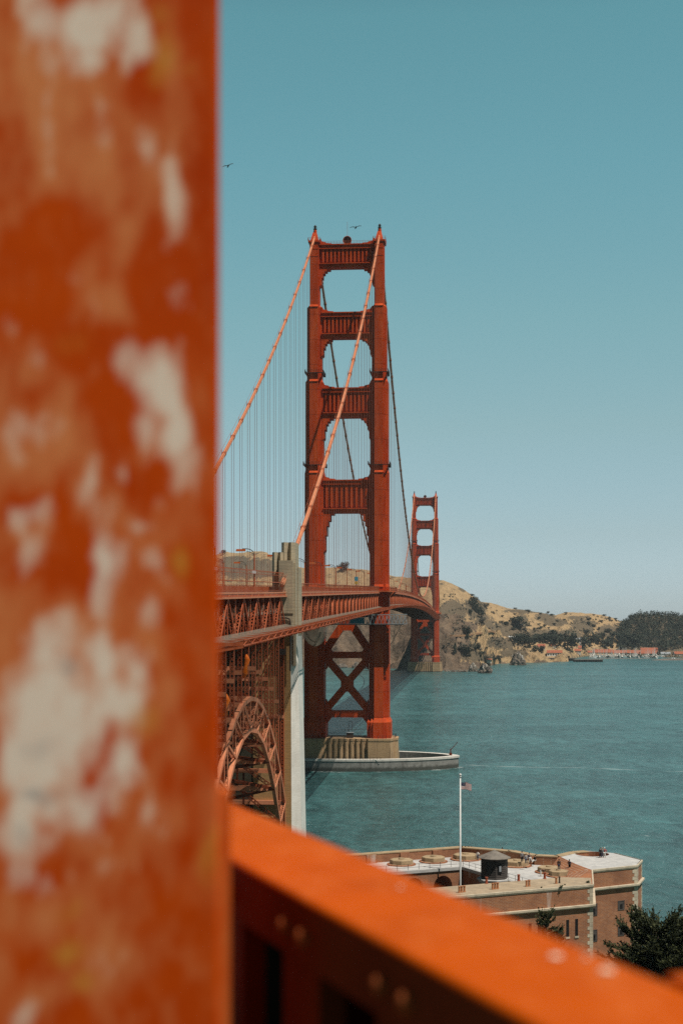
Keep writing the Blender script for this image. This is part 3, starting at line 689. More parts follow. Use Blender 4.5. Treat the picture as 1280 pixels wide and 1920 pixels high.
# ---- concrete pylon at the end of the side span
M['concrete_olive'] = concrete('shaded_olive_concrete', (.105, .083, .045), (.06, .05, .03), (.035, .03, .02), 4.1)  # olive concrete darkened to stand in for shade behind the arch
py = bthing('concrete_pylon', 'stepped weathered concrete pylon where the arch meets the side span', 'pylon', 14, -334.5, 0)
off = (14, -334.5, 0)
def zig(l0, l1, s0, s1, n, d):
    P = []
    for k in range(n):
        w = (l1 - l0) / n; a = l0 + w * k; P += [(a, s0 + d), (a + w * .42, s0)]
    return P + [(l1, s0 + d), (l1, s1), (l0, s1)]
m = MB(); m.prism(zig(12.9, 15.7, -338.0, -331, 2, .85), 66, 76.6); m.build('tall_flute', M['concrete_grey'], py, off=off)
m = MB(); m.prism(zig(11.1, 13.5, -338.6, -334, 2, .85), 64.6, 74.6); m.build('inner_flute', M['concrete_grey'], py, off=off)
m = MB(); m.box(12.7, 15.5, -340, -329, 58, 72.9); m.box(15.5, 15.95, -339.3, -336.6, 52, 72.4); m.box(15.5, 16.2, -336.4, -330, 58, 71.6)
m.box(12.6, 15.65, -340.15, -339.9, 62.4, 63.1)
m.build('pylon_head', M['concrete_grey'], py, off=off)
m = MB(); m.prism([(7.5, -339.6), (15.2, -339.6), (15.2, -328), (7.5, -328)], -2, 58, [(7.5, -339.4), (14.9, -339.4), (14.9, -328.5), (7.5, -328.5)])
m.build('lower_shaft', M['concrete_tan'], py, off=off)
m = MB(); m.prism([(15.2, -338.9), (17.3, -337), (17.3, -328.5), (15.2, -328.5)], -2, 58.5, [(14.95, -339.0), (16.15, -337.6), (16.15, -329.5), (14.95, -329.5)])
m.build('side_buttress', M['concrete_white'], py, off=off)
m = MB(); m.tube([(15.0, -340.25, 51), (15.0, -340.25, 60.6), (14.8, -340.25, 61.3), (14.2, -340.25, 61.5), (12.6, -340.25, 61.5)], .16, 6); m.box(12.8, 14.1, -340.6, -340.0, 54.2, 55.4)
m.build('drain_pipe', M['darksteel'], py, off=off)
m = MB(); m.box(-17, 7.45, -339.2, -332, -2, 57.2); m.build('cross_wall', M['concrete_olive'], py, off=off)

# ---- the steel arch in front of it
arch = bthing('arch_span', 'laced orange steel arch carrying the deck over the brick fort', 'arch bridge', 0, -388.3, 0)
aoff = (0, -388.3, 0); SC = -388.3; PAN = 8.1
zo = lambda s: 47.9 - .00974 * (s - SC) ** 2
zi = lambda s: 42.7 - .0126 * (s - SC) ** 2
PS = [SC + PAN * k for k in range(-6, 7)]
for sg in (1, -1):
    l = sg * LC; m = MB()
    for a, b in zip(PS, PS[1:]):
        m.bar((l, a, zo(a)), (l, b, zo(b)), .65, .7); m.bar((l, a, zi(a)), (l, b, zi(b)), .65, .75)
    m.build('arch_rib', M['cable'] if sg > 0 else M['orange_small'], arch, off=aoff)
    m = MB()
    for k, (a, b) in enumerate(zip(PS, PS[1:])):
        p, q = ((a, zi(a)), (b, zo(b))) if k >= 6 else ((a, zo(a)), (b, zi(b)))
        if sg > 0: m.lattice((l, p[0], p[1]), (l, q[0], q[1]), .62, (1, 0, 0), .75, .12, .40, .08, False)
        else: m.bar((l, p[0], p[1]), (l, q[0], q[1]), .6)
        m.lattice((l, b, zi(b)), (l, b, zo(b)), .46, (1, 0, 0), .7, .10, .34, .07, False) if sg > 0 else m.bar((l, b, zi(b)), (l, b, zo(b)), .5)
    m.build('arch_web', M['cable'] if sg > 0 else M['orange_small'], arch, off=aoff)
    for s in PS[1:]:
        m = MB()
        if sg > 0:
            m.lattice((l - .35, s, zo(s)), (l - .35, s, zt(s) - 7.6), .62, (1, 0, 0), .75, .11, .5, .09)
        else: m.bar((l, s, zo(s)), (l, s, zt(s) - 7.6), .7)
        m.build('column', M['orange_small'], arch, off=aoff)
m = MB()
for k, s in enumerate(PS):
    m.bar((-LC, s, zo(s)), (LC, s, zo(s)), .8, .8); m.bar((-LC, s, zi(s)), (LC, s, zi(s)), .9, .9)
    m.bar((-LC, s, (zo(s) + zt(s) - 7.6) / 2), (LC, s, (zo(s) + zt(s) - 7.6) / 2), .6, .7)
m.build('cross_strut', M['cable'], arch, off=aoff)
m = MB()
for k, (a, b) in enumerate(zip(PS, PS[1:])):
    m.lattice((-LC, a, zi(a)), (LC, b, zi(b)), 1.2, (0, 1, 0), 1.1, .2, .5, .14); m.lattice((LC, a, zi(a)), (-LC, b, zi(b)), 1.2, (0, 1, 0), 1.1, .2, .5, .14)
    for z0, z1 in ((zo(a), zt(a) - 7.6),): m.bar((-LC, a, z0), (LC, a, z1), .55); m.bar((LC, a, z0), (-LC, a, z1), .55)
for s in PS:
    m.lattice((-LC, s, zi(s)), (0, s, zo(s) + 1.5), .6, (0, 0, 1), .8, .12, .3, .1); m.lattice((LC, s, zi(s)), (0, s, zo(s) + 1.5), .6, (0, 0, 1), .8, .12, .3, .1)
    for g in (-6.8, 0, 6.8): m.bar((g, s, zi(s)), (g, s, zo(s)), .35)
m.build('lateral_brace', M['shade_davit_orange'], arch, off=aoff)  # bracing colour darkened and sway bars added to deepen shade inside the arch
SA, SB = PS[0], -339.2
dk = empty('deck_span', (0, 0, 0), 0, arch); dk.location = (0, 388.3, 0)
spans(SA, SA + PAN * 12, dk, lat=12, pan=PAN)
roadrail(SA, SB, dk, 1)
net(SA, SA + PAN * 12, 1, dk, PAN)
m = MB()                                               # tall footway fence, bars bent in at the top
for k in range(66):
    s = SA + 1.5 * k
    if s > SB: break
    l = LC + .3; z = zt(s); m.tube([(l, s, z), (l, s, z + 3.2), (l - .12, s, z + 3.6), (l - .45, s, z + 3.85)], .028, 4)
for h, w in ((.4, .08), (1.9, .14), (3.2, .07), ):
    for a, b in zip(PS, PS[1:]): m.bar((LC + .3, a, zt(a) + h), (LC + .3, min(b, SB), zt(min(b, SB)) + h), w)
for a, b in zip(PS, PS[1:]): m.bar((LC - .15, a, zt(a) + 3.85), (LC - .15, min(b, SB), zt(min(b, SB)) + 3.85), .1)
m.build('footway_fence', M['orange_small'], dk)

# ---- under-deck scaffold and hanging things
sc_ = bthing('work_scaffold', 'grey steel truss scaffold hung under the deck at the near tower', 'scaffold', 10, -9, 60)
m = MB()
for yy in (-3.4, 3.4):
    for zz in (.4, 3.8):
        m.bar((-22, yy, zz), (15.5, yy, zz + (.6 if zz > 1 else 0)), .3)
    for k in range(25):
        x = -22 + 1.5 * k; m.bar((x, yy, .4), (x + .75, yy, 3.9), .16); m.bar((x + .75, yy, 3.9), (x + 1.5, yy, .4), .16)
for k in range(13): m.bar((-22 + 3 * k, -3.4, .4), (-22 + 3 * k, 3.4, .4), .22); m.bar((-22 + 3 * k, -3.4, 3.8), (-22 + 3 * k, 3.4, 3.8), .2)
m.build('truss_frame', M['galv'], sc_)
m = MB(); m.box(-22, 14, -3.2, 3.2, -.05, .2); m.build('platform', M['darksteel'], sc_)
m = MB(); m.box(-8, -2, -3.5, -3.0, .6, 3.0); m.build('tarpaulin', simple('blue_tarp', (.10, .22, .27), (.07, .15, .19), 1), sc_)
m = MB(); n = 14; pc = bw(18.5, -326, 0)
for i in range(n):
    for j in range(6):
        def P(i, j): a = math.pi * 2 * i / n; f = math.cos(j / 6 * math.pi / 2); return (2.6 * f * math.cos(a), 5.2 * f * math.sin(a), -4.0 * math.sin(j / 6 * math.pi / 2))
        m.quad(P(i, j), P(i + 1, j), P(i + 1, j + 1), P(i, j + 1))
hb = m.build('hanging_net', M['net']); tag(hb, 'pale net bag sagging under the deck edge beside the pylon', 'net'); hb.location = (pc.x, pc.y, zt(-326) - 7.2); hb.rotation_euler = (0, 0, BR)
M['bag'] = simple('orange_tarp', (.75, .17, .02), (.6, .12, .015), 2)
for (px, py_, Y, lab) in ((462, 1250, 247, 'bright orange tarp bundle lashed high on an arch column'), (424, 1326, 229, 'bright orange tarp bundle lashed on the left haunch of the arch')):
    m = MB(); m.tube([(0, 0, 2.0), (.15, 0, 1.1), (-.1, 0, .1), (-.3, 0, -1.0), (-.5, 0, -1.9)], [.15, .5, .3, .6, .2], 8)
    b = m.build('tarp_bundle', M['bag'], smooth=True); b.location = atd(px, py_, Y); tag(b, lab, 'tarp')

# ---- street lamps on the deck
def lamp_proto():
    t = thing('street_lamp', 'x', 'lamp', (0, 0, 0), BR)
    m = MB(); m.tube([(0, 0, 0), (0, 0, 7.2)], [.17, .12], 8); m.box(-.3, .3, -.3, .3, 0, .5); m.build('pole', M['orange_small'], t)
    m = MB()
    m.tube([(0, 0, 6.6)] + [(-1.5 + 1.5 * math.cos(a * math.pi / 12), 0, 7.1 + 1.15 * math.sin(a * math.pi / 12)) for a in range(7)] + [(-2.3, 0, 8.25)], .075, 6)
    m.tube([(0, 0, 6.0)] + [(-1.2 + 1.2 * math.cos(a * math.pi / 12), 0, 6.6 + 1.1 * math.sin(a * math.pi / 12)) for a in range(7)] + [(-1.5, 0, 7.72)], .05, 6)
    m.build('arm', M['darksteel'], t)
    m = MB(); m.prism([(-3.5, -.25), (-1.7, -.3), (-1.7, .3), (-3.5, .25)], 7.78, 8.2, [(-3.4, -.2), (-1.7, -.26), (-1.7, .26), (-3.4, .2)]); m.build('lamp_head', M['bag_dull'], t)
    return t
M['bag_dull'] = simple('orange_lamp_housing', (.55, .13, .04), (.45, .1, .03), 2)
lp = lamp_proto(); first = True
ne = ['double armed street lamp seen through the fence beside the rusty post', 'nearest whole street lamp with a white plate, left of the concrete pylon', 'street lamp half hidden behind the concrete pylon', 'street lamp just right of the concrete pylon',
      'street lamp standing before the left leg of the near tower', 'first lamp right of the left leg of the near tower', 'second lamp right of the left leg of the near tower', 'street lamp with a blue sign between the tower legs', 'street lamp close to the right leg of the near tower']
LAMPS = []
for k in range(9):
    s = -400 + 45.0 * k; LAMPS.append((9.9, s, ne[k], None))
for k, s in enumerate((-268, -229)): LAMPS.append((-9.9, s, ['street lamp on the far side of the deck nearest the rusty post', 'short looking lamp on the far side of the deck left of the pylon'][k], None))
for k in range(9): LAMPS.append((9.9, 30 + 90 * k, 'small lamp in the receding row between the two towers', 'street lamps along the main span'))
for l, s, lab, grp in LAMPS:
    t = lp if first else dup(lp); first = False
    t.location = bw(l, s, zt(s)); t['label'] = lab
    if grp: t['group'] = grp
    elif 'group' in t: del t['group']
def plate(px_l, s, z, w, h, mat, name, label, cat):
    m = MB(); m.box(-w / 2, w / 2, -.04, .04, -h / 2, h / 2); o = m.build(name, mat); o.location = bw(px_l, s - .25, z); o.rotation_euler = (0, 0, BR); tag(o, label, cat)
M['white'] = simple('white_paint', (.78, .77, .74), (.66, .65, .62), 3)
M['signblue'] = simple('blue_sign', (.05, .30, .40), (.04, .25, .34), 3); M['signyellow'] = simple('yellow_sign', (.6, .36, .05), (.5, .3, .04), 3)
plate(9.9, -355, zt(-355) + 3.9, .75, .62, M['white'], 'lamp_plate', 'blank white plate on the lamp pole left of the pylon', 'plate')
plate(9.9, -400, zt(-400) + 3.9, .75, .62, M['white'], 'lamp_plate', 'blank white plate on the lamp pole beside the rusty post', 'plate')
plate(9.9, -85, zt(-85) + 4.6, 1.3, 1.5, M['signblue'], 'road_sign', 'blue road sign on a lamp pole between the tower legs', 'sign')
plate(9.9, -85, zt(-85) + 3.1, 1.2, .7, M['signyellow'], 'warning_plate', 'yellow plate under the blue road sign between the tower legs', 'sign')
# ------------------------------------------------------------------ brick fort; local frame: x along its near wall, y inward
FB = Vector((38.3, 229.5, 0)); FA = math.atan2(.417, .909); fx = Vector((math.cos(FA), math.sin(FA), 0)); fy = Vector((-math.sin(FA), math.cos(FA), 0))
def fw(x, y, z=0): return FB + fx * x + fy * y + Vector((0, 0, z))
def fl(p): d = p - FB; return Vector((d.dot(fx), d.dot(fy), p.z))
def brick_mat(name, a, b2, dark, pale):
    m, nt, b = nodes(name); b.inputs['Roughness'].default_value = .9
    tc = nn(nt, 'ShaderNodeTexCoord').outputs['Object']; sp = nn(nt, 'ShaderNodeSeparateXYZ'); nt.links.new(tc, sp.inputs[0])
    cx = nn(nt, 'ShaderNodeCombineXYZ'); nt.links.new(math_(nt, 'ADD', sp.outputs[0], math_(nt, 'MULTIPLY', sp.outputs[1], .83)), cx.inputs[0]); nt.links.new(sp.outputs[2], cx.inputs[1])
    br = nn(nt, 'ShaderNodeTexBrick'); nt.links.new(cx.outputs[0], br.inputs['Vector']); br.inputs['Scale'].default_value = 1
    br.inputs['Brick Width'].default_value = .62; br.inputs['Row Height'].default_value = .21; br.inputs['Mortar Size'].default_value = .018; br.inputs['Bias'].default_value = -.1
    br.inputs['Color1'].default_value = (*a, 1); br.inputs['Color2'].default_value = (*b2, 1); br.inputs['Mortar'].default_value = (.42, .30, .20, 1)
    t = noise_tex(nt, .35, 6, .65, vec=tc); t2 = noise_tex(nt, 1.1, 7, .75, vec=tc, map_scale=(1, 1, .3)); t3 = noise_tex(nt, .5, 5, .6, vec=tc, map_scale=(1.4, 1.4, .16))
    c = mixc(nt, ramp(nt, t.outputs['Fac'], [(.4, (0, 0, 0)), (.7, (.7, .7, .7))]).outputs[0], br.outputs['Color'], dark)
    c = mixc(nt, ramp(nt, t2.outputs['Fac'], [(.52, (0, 0, 0)), (.75, (.5, .5, .5))]).outputs[0], c, tuple(x * .62 for x in a))
    top = math_(nt, 'MULTIPLY', ramp(nt, t3.outputs['Fac'], [(.60, (0, 0, 0)), (.72, (.75, .75, .75))]).outputs[0], math_(nt, 'GREATER_THAN', sp.outputs[2], 17.5))
    c = mixc(nt, top, c, pale)
    nt.links.new(c, b.inputs['Base Color']); bump(nt, b, t2.outputs['Fac'], .3, .05); return m
M['brick'] = brick_mat('old_red_brick', (.36, .128, .045), (.25, .085, .034), (.17, .065, .032), (.52, .44, .38))
M['stone'] = concrete('pale_granite', (.56, .48, .36), (.46, .39, .29), (.30, .24, .17), 0, .8)
M['gravel'] = concrete('pale_roof_deck', (.50, .49, .48), (.42, .41, .40), (.33, .31, .28), 0, .35, .2)
M['striptop'] = concrete('tan_roof_strip', (.40, .31, .21), (.33, .25, .165), (.23, .17, .11), 0, .4, .3)
M['platform'] = concrete('brown_gun_ring_stone', (.40, .29, .17), (.32, .23, .135), (.2, .14, .08), 0, .9, .3)
M['shadowbox'] = simple('dark_opening', (.012, .011, .011), (.02, .018, .017), 1)
M['terracotta'] = simple('terracotta_pot', (.46, .20, .09), (.36, .15, .07), 2.5)
M['redpipe'] = simple('rust_red_pipe', (.34, .09, .045), (.26, .07, .04), 2.5)
fort = thing('brick_fort', 'red brick fort with pale stone quoins below the bridge arch', 'fort', FB, FA)
ZR, ZP, ZG = 19.0, 20.5, 3.0
OUT = [(-62, 0), (0, 0), (7.6, 11.5), (17, 12.3), (21, 16.5), (21.3, 25), (18.5, 29.4), (15.4, 29.8), (10.5, 27.0), (8.4, 29.0), (7.2, 34.8), (1.3, 43), (-62, 43)]
CY = [(-50, 7.7), (-5.2, 7.7), (-5.2, 31.2), (-50, 31.2)]
m = MB()
def wallface(a, b, z0, z1): m.quad((a[0], a[1], z0), (b[0], b[1], z0), (b[0], b[1], z1), (a[0], a[1], z1))
for a, b in zip(OUT, OUT[1:] + OUT[:1]): wallface(a, b, ZG, ZP)
wallface(CY[1], CY[0], ZG, ZR); wallface(CY[2], CY[1], ZG, ZR - .01); wallface(CY[0], CY[3], ZG, ZR)
# far court wall with arched bays
y0 = 31.2
for k in range(8):
    xc = -9 - 5.5 * k; hw = 1.75; x0, x1 = xc - 2.75, xc + 2.75
    if k == 0: x1 = -5.2
    for zb, zsp, ztp in ((3.0, 9.5, 12.2), (12.2, 16.0, ZR)):
        arc = [(xc + hw * math.cos(a * math.pi / 12), zsp + hw * math.sin(a * math.pi / 12)) for a in range(13)]
        for (p, q) in zip(arc, arc[1:]): m.quad((p[0], y0, p[1]), (p[0], y0, ztp), (q[0], y0, ztp), (q[0], y0, q[1])); m.quad((p[0], y0, p[1]), (q[0], y0, q[1]), (q[0], y0 + 3, q[1]), (p[0], y0 + 3, p[1]))
        m.quad((x0, y0, zb), (xc - hw, y0, zb), (xc - hw, y0, ztp), (x0, y0, ztp)); m.quad((xc + hw, y0, zb), (x1, y0, zb), (x1, y0, ztp), (xc + hw, y0, ztp))
        for sx in (-hw, hw): m.quad((xc + sx, y0, zb), (xc + sx, y0 + 3, zb), (xc + sx, y0 + 3, zsp), (xc + sx, y0, zsp))
m.quad((-53, y0 + 3, ZG), (-5.2, y0 + 3, ZG), (-5.2, y0 + 3, ZR - .2), (-53, y0 + 3, ZR - .2)); m.quad((-53, y0, 12.2), (-5.2, y0, 12.2), (-5.2, y0 + 3, 12.2), (-53, y0 + 3, 12.2))
m.build('wall', M['brick'], fort)
m = MB(); z = ZR                                            # roof walk around the court
def flat(poly, z): m._add([(x, y, z) for x, y in poly], [tuple(range(len(poly)))])
flat([(-62, 31.2), (-5.2, 31.2), (-5.2, 42.8), (-62, 42.8)], z); flat([(-5.2, 7.6), (.5, 7.6), (8.2, 13.5), (9.2, 26), (7.6, 29), (6.6, 34.6), (.9, 42.8), (-5.2, 42.8)], z); flat([(-62, 7.6), (-50, 7.6), (-50, 31.2), (-62, 31.2)], z)
m.box(-50, -5.2, 31.0, 31.5, ZR - .45, ZR + .06); m.box(-5.45, -4.9, 7.7, 31.5, ZR - .45, ZR + .07)
m.build('roof_walk', M['gravel'], fort)
m = MB(); m.box(-50, -5.2, 7.7, 34, ZG - .1, ZG + .1); m.build('court_floor', M['striptop'], fort)
m = MB(); m.prism([(-62, .02), (-.1, .02), (3.2, 5.0), (-.6, 7.6), (-62, 7.6)], ZR - .6, ZP + .02); m.build('wall_walk', M['striptop'], fort)
m = MB()                                                    # sloping brick parapet over the angled return
m._add([(.05, .1, ZP + .03), (7.5, 11.4, ZP + .03), (8.5, 17.6, ZP + .06), (10.55, 25.6, ZP + .06), (8.2, 24.2, ZR + .4), (5.6, 15.6, ZR + .5), (-.4, 7.3, ZR + .7), (.1, 5.2, ZP - .1)], [(0, 1, 2, 5, 6, 7), (2, 3, 4, 5)])
m._add([(10.55, 25.6, ZP + .06), (8.2, 24.2, ZR + .4), (5.6, 15.6, ZR + .5), (-.4, 7.3, ZR + .7), (10.55, 25.6, ZR), (8.2, 24.2, ZR), (5.6, 15.6, ZR), (-.4, 7.3, ZR)], [(0, 1, 5, 4), (1, 2, 6, 5), (2, 3, 7, 6)])
FP = [(-62, 42.0), (.5, 42.0), (6.3, 34.2), (7.4, 28.4), (10.4, 25.9), (15.2, 28.4), (18.0, 28.6)]     # far parapet, stepped in bays
def wallbar(a, b, w, z0, z1, mm=m):
    d = (Vector(b) - Vector(a)).normalized(); nrm = Vector((-d.y, d.x)) * w / 2
    mm.prism([(a[0] + nrm.x, a[1] + nrm.y), (b[0] + nrm.x, b[1] + nrm.y), (b[0] - nrm.x, b[1] - nrm.y), (a[0] - nrm.x, a[1] - nrm.y)], z0, z1)
for a, b in zip(FP, FP[1:]): wallbar(a, b, 1.5, ZR - .3, ZP - .05)
for k in range(9): m.box(-56 + 6.4 * k - .9, -56 + 6.4 * k + .9, 40.9, 41.3, ZR - .2, ZP - .06)
m.build('parapet', M['brick'], fort)
m = MB()
for a, b in zip(FP, FP[1:]): wallbar(a, b, 1.62, ZP - .05, ZP + .12, m)
m.build('parapet_coping', M['platform'], fort)
m = MB()                                                    # bastion top with a round gun pit
pc_, pr = (17.2, 25.6), 2.9; n = 32
bp = [(7.6, 11.7), (17, 12.5), (20.8, 16.6), (21.1, 25), (18.4, 29.2), (15.4, 29.6), (10.6, 26.8), (10.5, 25.6), (8.45, 17.6)]
def ray_out(a):
    d = Vector((math.cos(a), math.sin(a))); best = 99
    for p, q in zip(bp, bp[1:] + bp[:1]):
        e = Vector(q) - Vector(p); w = Vector(p) - Vector(pc_); den = d.x * e.y - d.y * e.x
        if abs(den) < 1e-9: continue
        t = (w.x * e.y - w.y * e.x) / den; u = (w.x * d.y - w.y * d.x) / den
        if t > 0 and -1e-6 <= u <= 1 + 1e-6: best = min(best, t)
    return best
angs = sorted([2 * math.pi * k / 64 for k in range(64)] + [math.atan2(q[1] - pc_[1], q[0] - pc_[0]) % (2 * math.pi) for q in bp])
for a, b in zip(angs, angs[1:] + [angs[0] + 2 * math.pi]):
    P = lambda a, r, z: (pc_[0] + r * math.cos(a), pc_[1] + r * math.sin(a), z)
    ra, rb = max(ray_out(a), pr + .05), max(ray_out(b), pr + .05)
    m.quad(P(a, pr, ZP + .03), P(a, ra, ZP + .03), P(b, rb, ZP + .03), P(b, pr, ZP + .03))
m.build('bastion_top', M['gravel'], fort)
m = MB()
for k in range(n):
    a, b = 2 * math.pi * k / n, 2 * math.pi * (k + 1) / n
    m.quad(P(a, pr, ZP + .02), P(b, pr, ZP + .02), P(b, pr, ZR), P(a, pr, ZR))
m.lathe([(pr, ZR - .02), (pr, ZR)], n, (pc_[0], pc_[1], 0)); m.build('gun_pit', M['brick'], fort)
def band(name, poly, z0, z1, proj, mat, depth=.5, closed=False):
    mb = MB(); k = len(poly)
    nr = []
    for i in range(k - 1):
        d = (Vector(poly[i + 1]) - Vector(poly[i])).normalized(); nr.append(Vector((d.y, -d.x)))
    off = []; inn = []
    for i in range(k):
        a = nr[max(0, i - 1)]; b = nr[min(k - 2, i)]; v = a + b; v = v / max(.5, v.dot(a)) if v.length > 0 else a
        off.append(Vector(poly[i]) + v * proj); inn.append(Vector(poly[i]) - v * .05)
    for i in range(k - 1):
        a, b, c, d = off[i], off[i + 1], inn[i + 1], inn[i]; h = (z1 - z0)
        lo = [Vector(poly[i]) + (off[i] - Vector(poly[i])) * .45, Vector(poly[i + 1]) + (off[i + 1] - Vector(poly[i + 1])) * .45]
        q = lambda p, z: (p.x, p.y, z)
        mb.quad(q(lo[0], z0), q(lo[1], z0), q(b, z0 + h * .45), q(a, z0 + h * .45)); mb.quad(q(a, z0 + h * .45), q(b, z0 + h * .45), q(b, z1), q(a, z1)); mb.quad(q(a, z1), q(b, z1), q(c, z1 + .03), q(d, z1 + .03)); mb.quad(q(d, z0), q(c, z0), q(lo[1], z0), q(lo[0], z0))
        if i == 0: mb._add([q(d, z0), q(lo[0], z0), q(a, z0 + h * .45), q(a, z1), q(d, z1)], [(0, 1, 2, 3, 4)])
        if i == k - 2: mb._add([q(c, z0), q(lo[1], z0), q(b, z0 + h * .45), q(b, z1), q(c, z1)], [(4, 3, 2, 1, 0)])
    return mb.build(name, mat, fort)
band('cornice', OUT[:6], ZP - .48, ZP + .05, .16, M['stone']); band('string_course', OUT[:6], 17.05, 17.55, .45, M['stone'])
def quoins(p, d1, d2, z0, z1):
    mb = MB(); z = z0; k = 0; p = Vector(p); d1 = Vector(d1).normalized(); d2 = Vector(d2).normalized()
    while z < z1 - .1:
        h = .56; a, b = (1.0, .62) if k % 2 else (.62, 1.0); e = .035
        n1 = Vector((d1.y, -d1.x)); n1 = n1 if n1.dot(d2) < 0 else -n1; n2 = Vector((d2.y, -d2.x)); n2 = n2 if n2.dot(d1) < 0 else -n2
        cpt = p + (n1 + n2) / max(.4, (1 + n1.dot(n2))) * e
        mb.prism([tuple(cpt), tuple(p + d1 * a + n1 * e), tuple(p + d1 * a - n1 * .1), tuple(p - (n1 + n2) * .05), tuple(p + d2 * b - n2 * .1), tuple(p + d2 * b + n2 * e)], z, min(z1, z + h - .03))
        z += h; k += 1
    mb.build('quoin', M['stone'], fort)
for z0, z1 in ((ZG, 17.0), (17.6, ZP - .5)):
    quoins((0, 0), (-1, 0), (7.6, 11.5), z0, z1); quoins((17, 12.3), (-9.4, -.8), (4, 4.2), z0, z1); quoins((21, 16.5), (-4, -4.2), (.3, 8.5), z0, z1)
def window(p, d, w, z0, z1, frame, sill):
    d = Vector(d).normalized(); nr = Vector((d.y, -d.x)); p = Vector(p)
    def bx(mb, u0, u1, z0, z1, o0, o1): mb.prism([tuple(p + d * u0 + nr * o0), tuple(p + d * u1 + nr * o0), tuple(p + d * u1 + nr * o1), tuple(p + d * u0 + nr * o1)], z0, z1)
    mb = MB(); bx(mb, -w / 2, w / 2, z0, z1, .012, -.1); wo_ = mb.build('window', M['shadowbox'], fort)
    mb = MB()
    if frame:
        for u0, u1 in ((-w / 2 - .12, -w / 2), (w / 2, w / 2 + .12)): bx(mb, u0, u1, z0 - .12, z1 + .12, .07, -.05)
        bx(mb, -w / 2, w / 2, z1, z1 + .12, .07, -.05); bx(mb, -w / 2, w / 2, z0 - .12, z0, .07, -.05)
        bx(mb, -w / 2, -w / 2 + .3, z0, z1, .045, -.04); bx(mb, w / 2 - .3, w / 2, z0, z1, .045, -.04); bx(mb, -w / 2 + .3, w / 2 - .3, z0 + (z1 - z0) * .62, z1, .045, -.04)
        mb.build('frame', M['darkwood'], wo_)
    if sill: mb = MB(); bx(mb, -w / 2 - .1, w / 2 + .1, z0 - .28, z0, .1, -.05); mb.build('sill', M['stone'], wo_)
M['darkwood'] = simple('dark_weathered_wood', (.055, .048, .045), (.10, .085, .075), 1.6, map_scale=(.4, .4, 4), rough=.9)
for u in (-4.55, -2.95): window((u, 0), (1, 0), .52, 12.9, 15.5, False, True)
for u in (-9.6, -11.2, -16, -17.6): window((u, 0), (1, 0), .52, 12.9, 15.5, False, True)
db = (9.4, .8)
for (px, z0, z1) in ((1163.5, 13.6, 14.9), (1163.5, 9.4, 10.7), (1112.3, 13.2, 14.9), (1112.3, 9.0, 10.7)):
    # intersect the sight line with the bastion face
    best = min(((abs(640 + F * fw(7.6 + 9.4 * t / 200, 11.5 + .8 * t / 200).x / fw(7.6 + 9.4 * t / 200, 11.5 + .8 * t / 200).y - px), t) for t in range(201)))[1] / 200
    window((7.6 + 9.4 * best, 11.5 + .8 * best), db, 1.15, z0, z1, True, False)
def pot(px, py, mat, h=.95, r=.17, name='chimney_pot'):
    p = fl(at(px, py, ZP)); mb = MB(); mb.lathe([(r * 1.25, 0), (r * 1.25, .1), (r, .14), (r * .92, h - .16), (r * 1.2, h - .12), (r * 1.2, h)], 10, (p.x, p.y, ZP + .02)); mb.build(name, mat, fort)
for px, py in ((860.5, 1674), (865, 1673.4), (870, 1672.8), (923, 1668), (927.7, 1667.4), (932.4, 1666.8), (986.4, 1662.6), (991.4, 1662), (1042, 1657)): pot(px, py, M['terracotta'])
for px, py in ((911.5, 1657), (971.7, 1652), (1020.5, 1648)): pot(px, py, M['redpipe'], 1.0, .2, 'vent_pipe')
pot(1048, 1656, M['darksteel'], 1.0, .12, 'vent_pipe')
for x in (-13, -7.5, -4.4, -1.6): pass
m = MB()
for a, b in (((-50, 31.45), (-5.3, 31.45)), ((-5.0, 31.4), (-5.0, 8.0))):
    L = (Vector(b) - Vector(a)).length; k = int(L / 2)
    for i in range(k + 1):
        x, y = a[0] + (b[0] - a[0]) * i / k, a[1] + (b[1] - a[1]) * i / k; m.bar((x, y, ZR), (x, y, ZR + 1.05), .05)
    for h in (.5, 1.05): m.bar((a[0], a[1], ZR + h), (b[0], b[1], ZR + h), .04)
m.build('court_railing', M['darksteel'], fort)
# little plants rooted on the wall top
def tuft(px, py, r, lab):
    p = at(px, py, ZP + .05); mb = MB()
    for k in range(26):
        d = Vector((random.gauss(0, .6), random.gauss(0, .6), random.uniform(.1, 1))).normalized() * r * random.uniform(.5, 1.2); w = Vector((-d.y, d.x, .2)).normalized() * r * .22
        mb.quad(-w, w, d + w * .5, d - w * .5)
    o = mb.build('weed_tuft', M['leaf'], None); o.location = p; tag(o, lab, 'plant')
def leaf_mat(name, a, b2, scale=.8):
    m, nt, b = nodes(name); b.inputs['Roughness'].default_value = .75; b.inputs['Specular IOR Level'].default_value = .2
    t = noise_tex(nt, scale, 4, .7); nt.links.new(ramp(nt, t.outputs['Fac'], [(.35, a), (.68, b2)]).outputs[0], b.inputs['Base Color']); return m
M['leaf'] = leaf_mat('cypress_leaf', (.016, .022, .010), (.085, .090, .034)); M['bark'] = simple('bark', (.10, .07, .05), (.06, .045, .035), 3, map_scale=(1, 1, .2))
tuft(1051.5, 1664, .42, 'largest weed tuft hanging on the fort cornice'); tuft(1014, 1664.5, .22, 'small weed tuft on the fort cornice left of the largest one'); tuft(1101, 1655, .4, 'weed tuft at the corner of the brick fort wall top'); tuft(1058, 1659, .2, 'tiny weed tuft just right of the largest on the cornice')
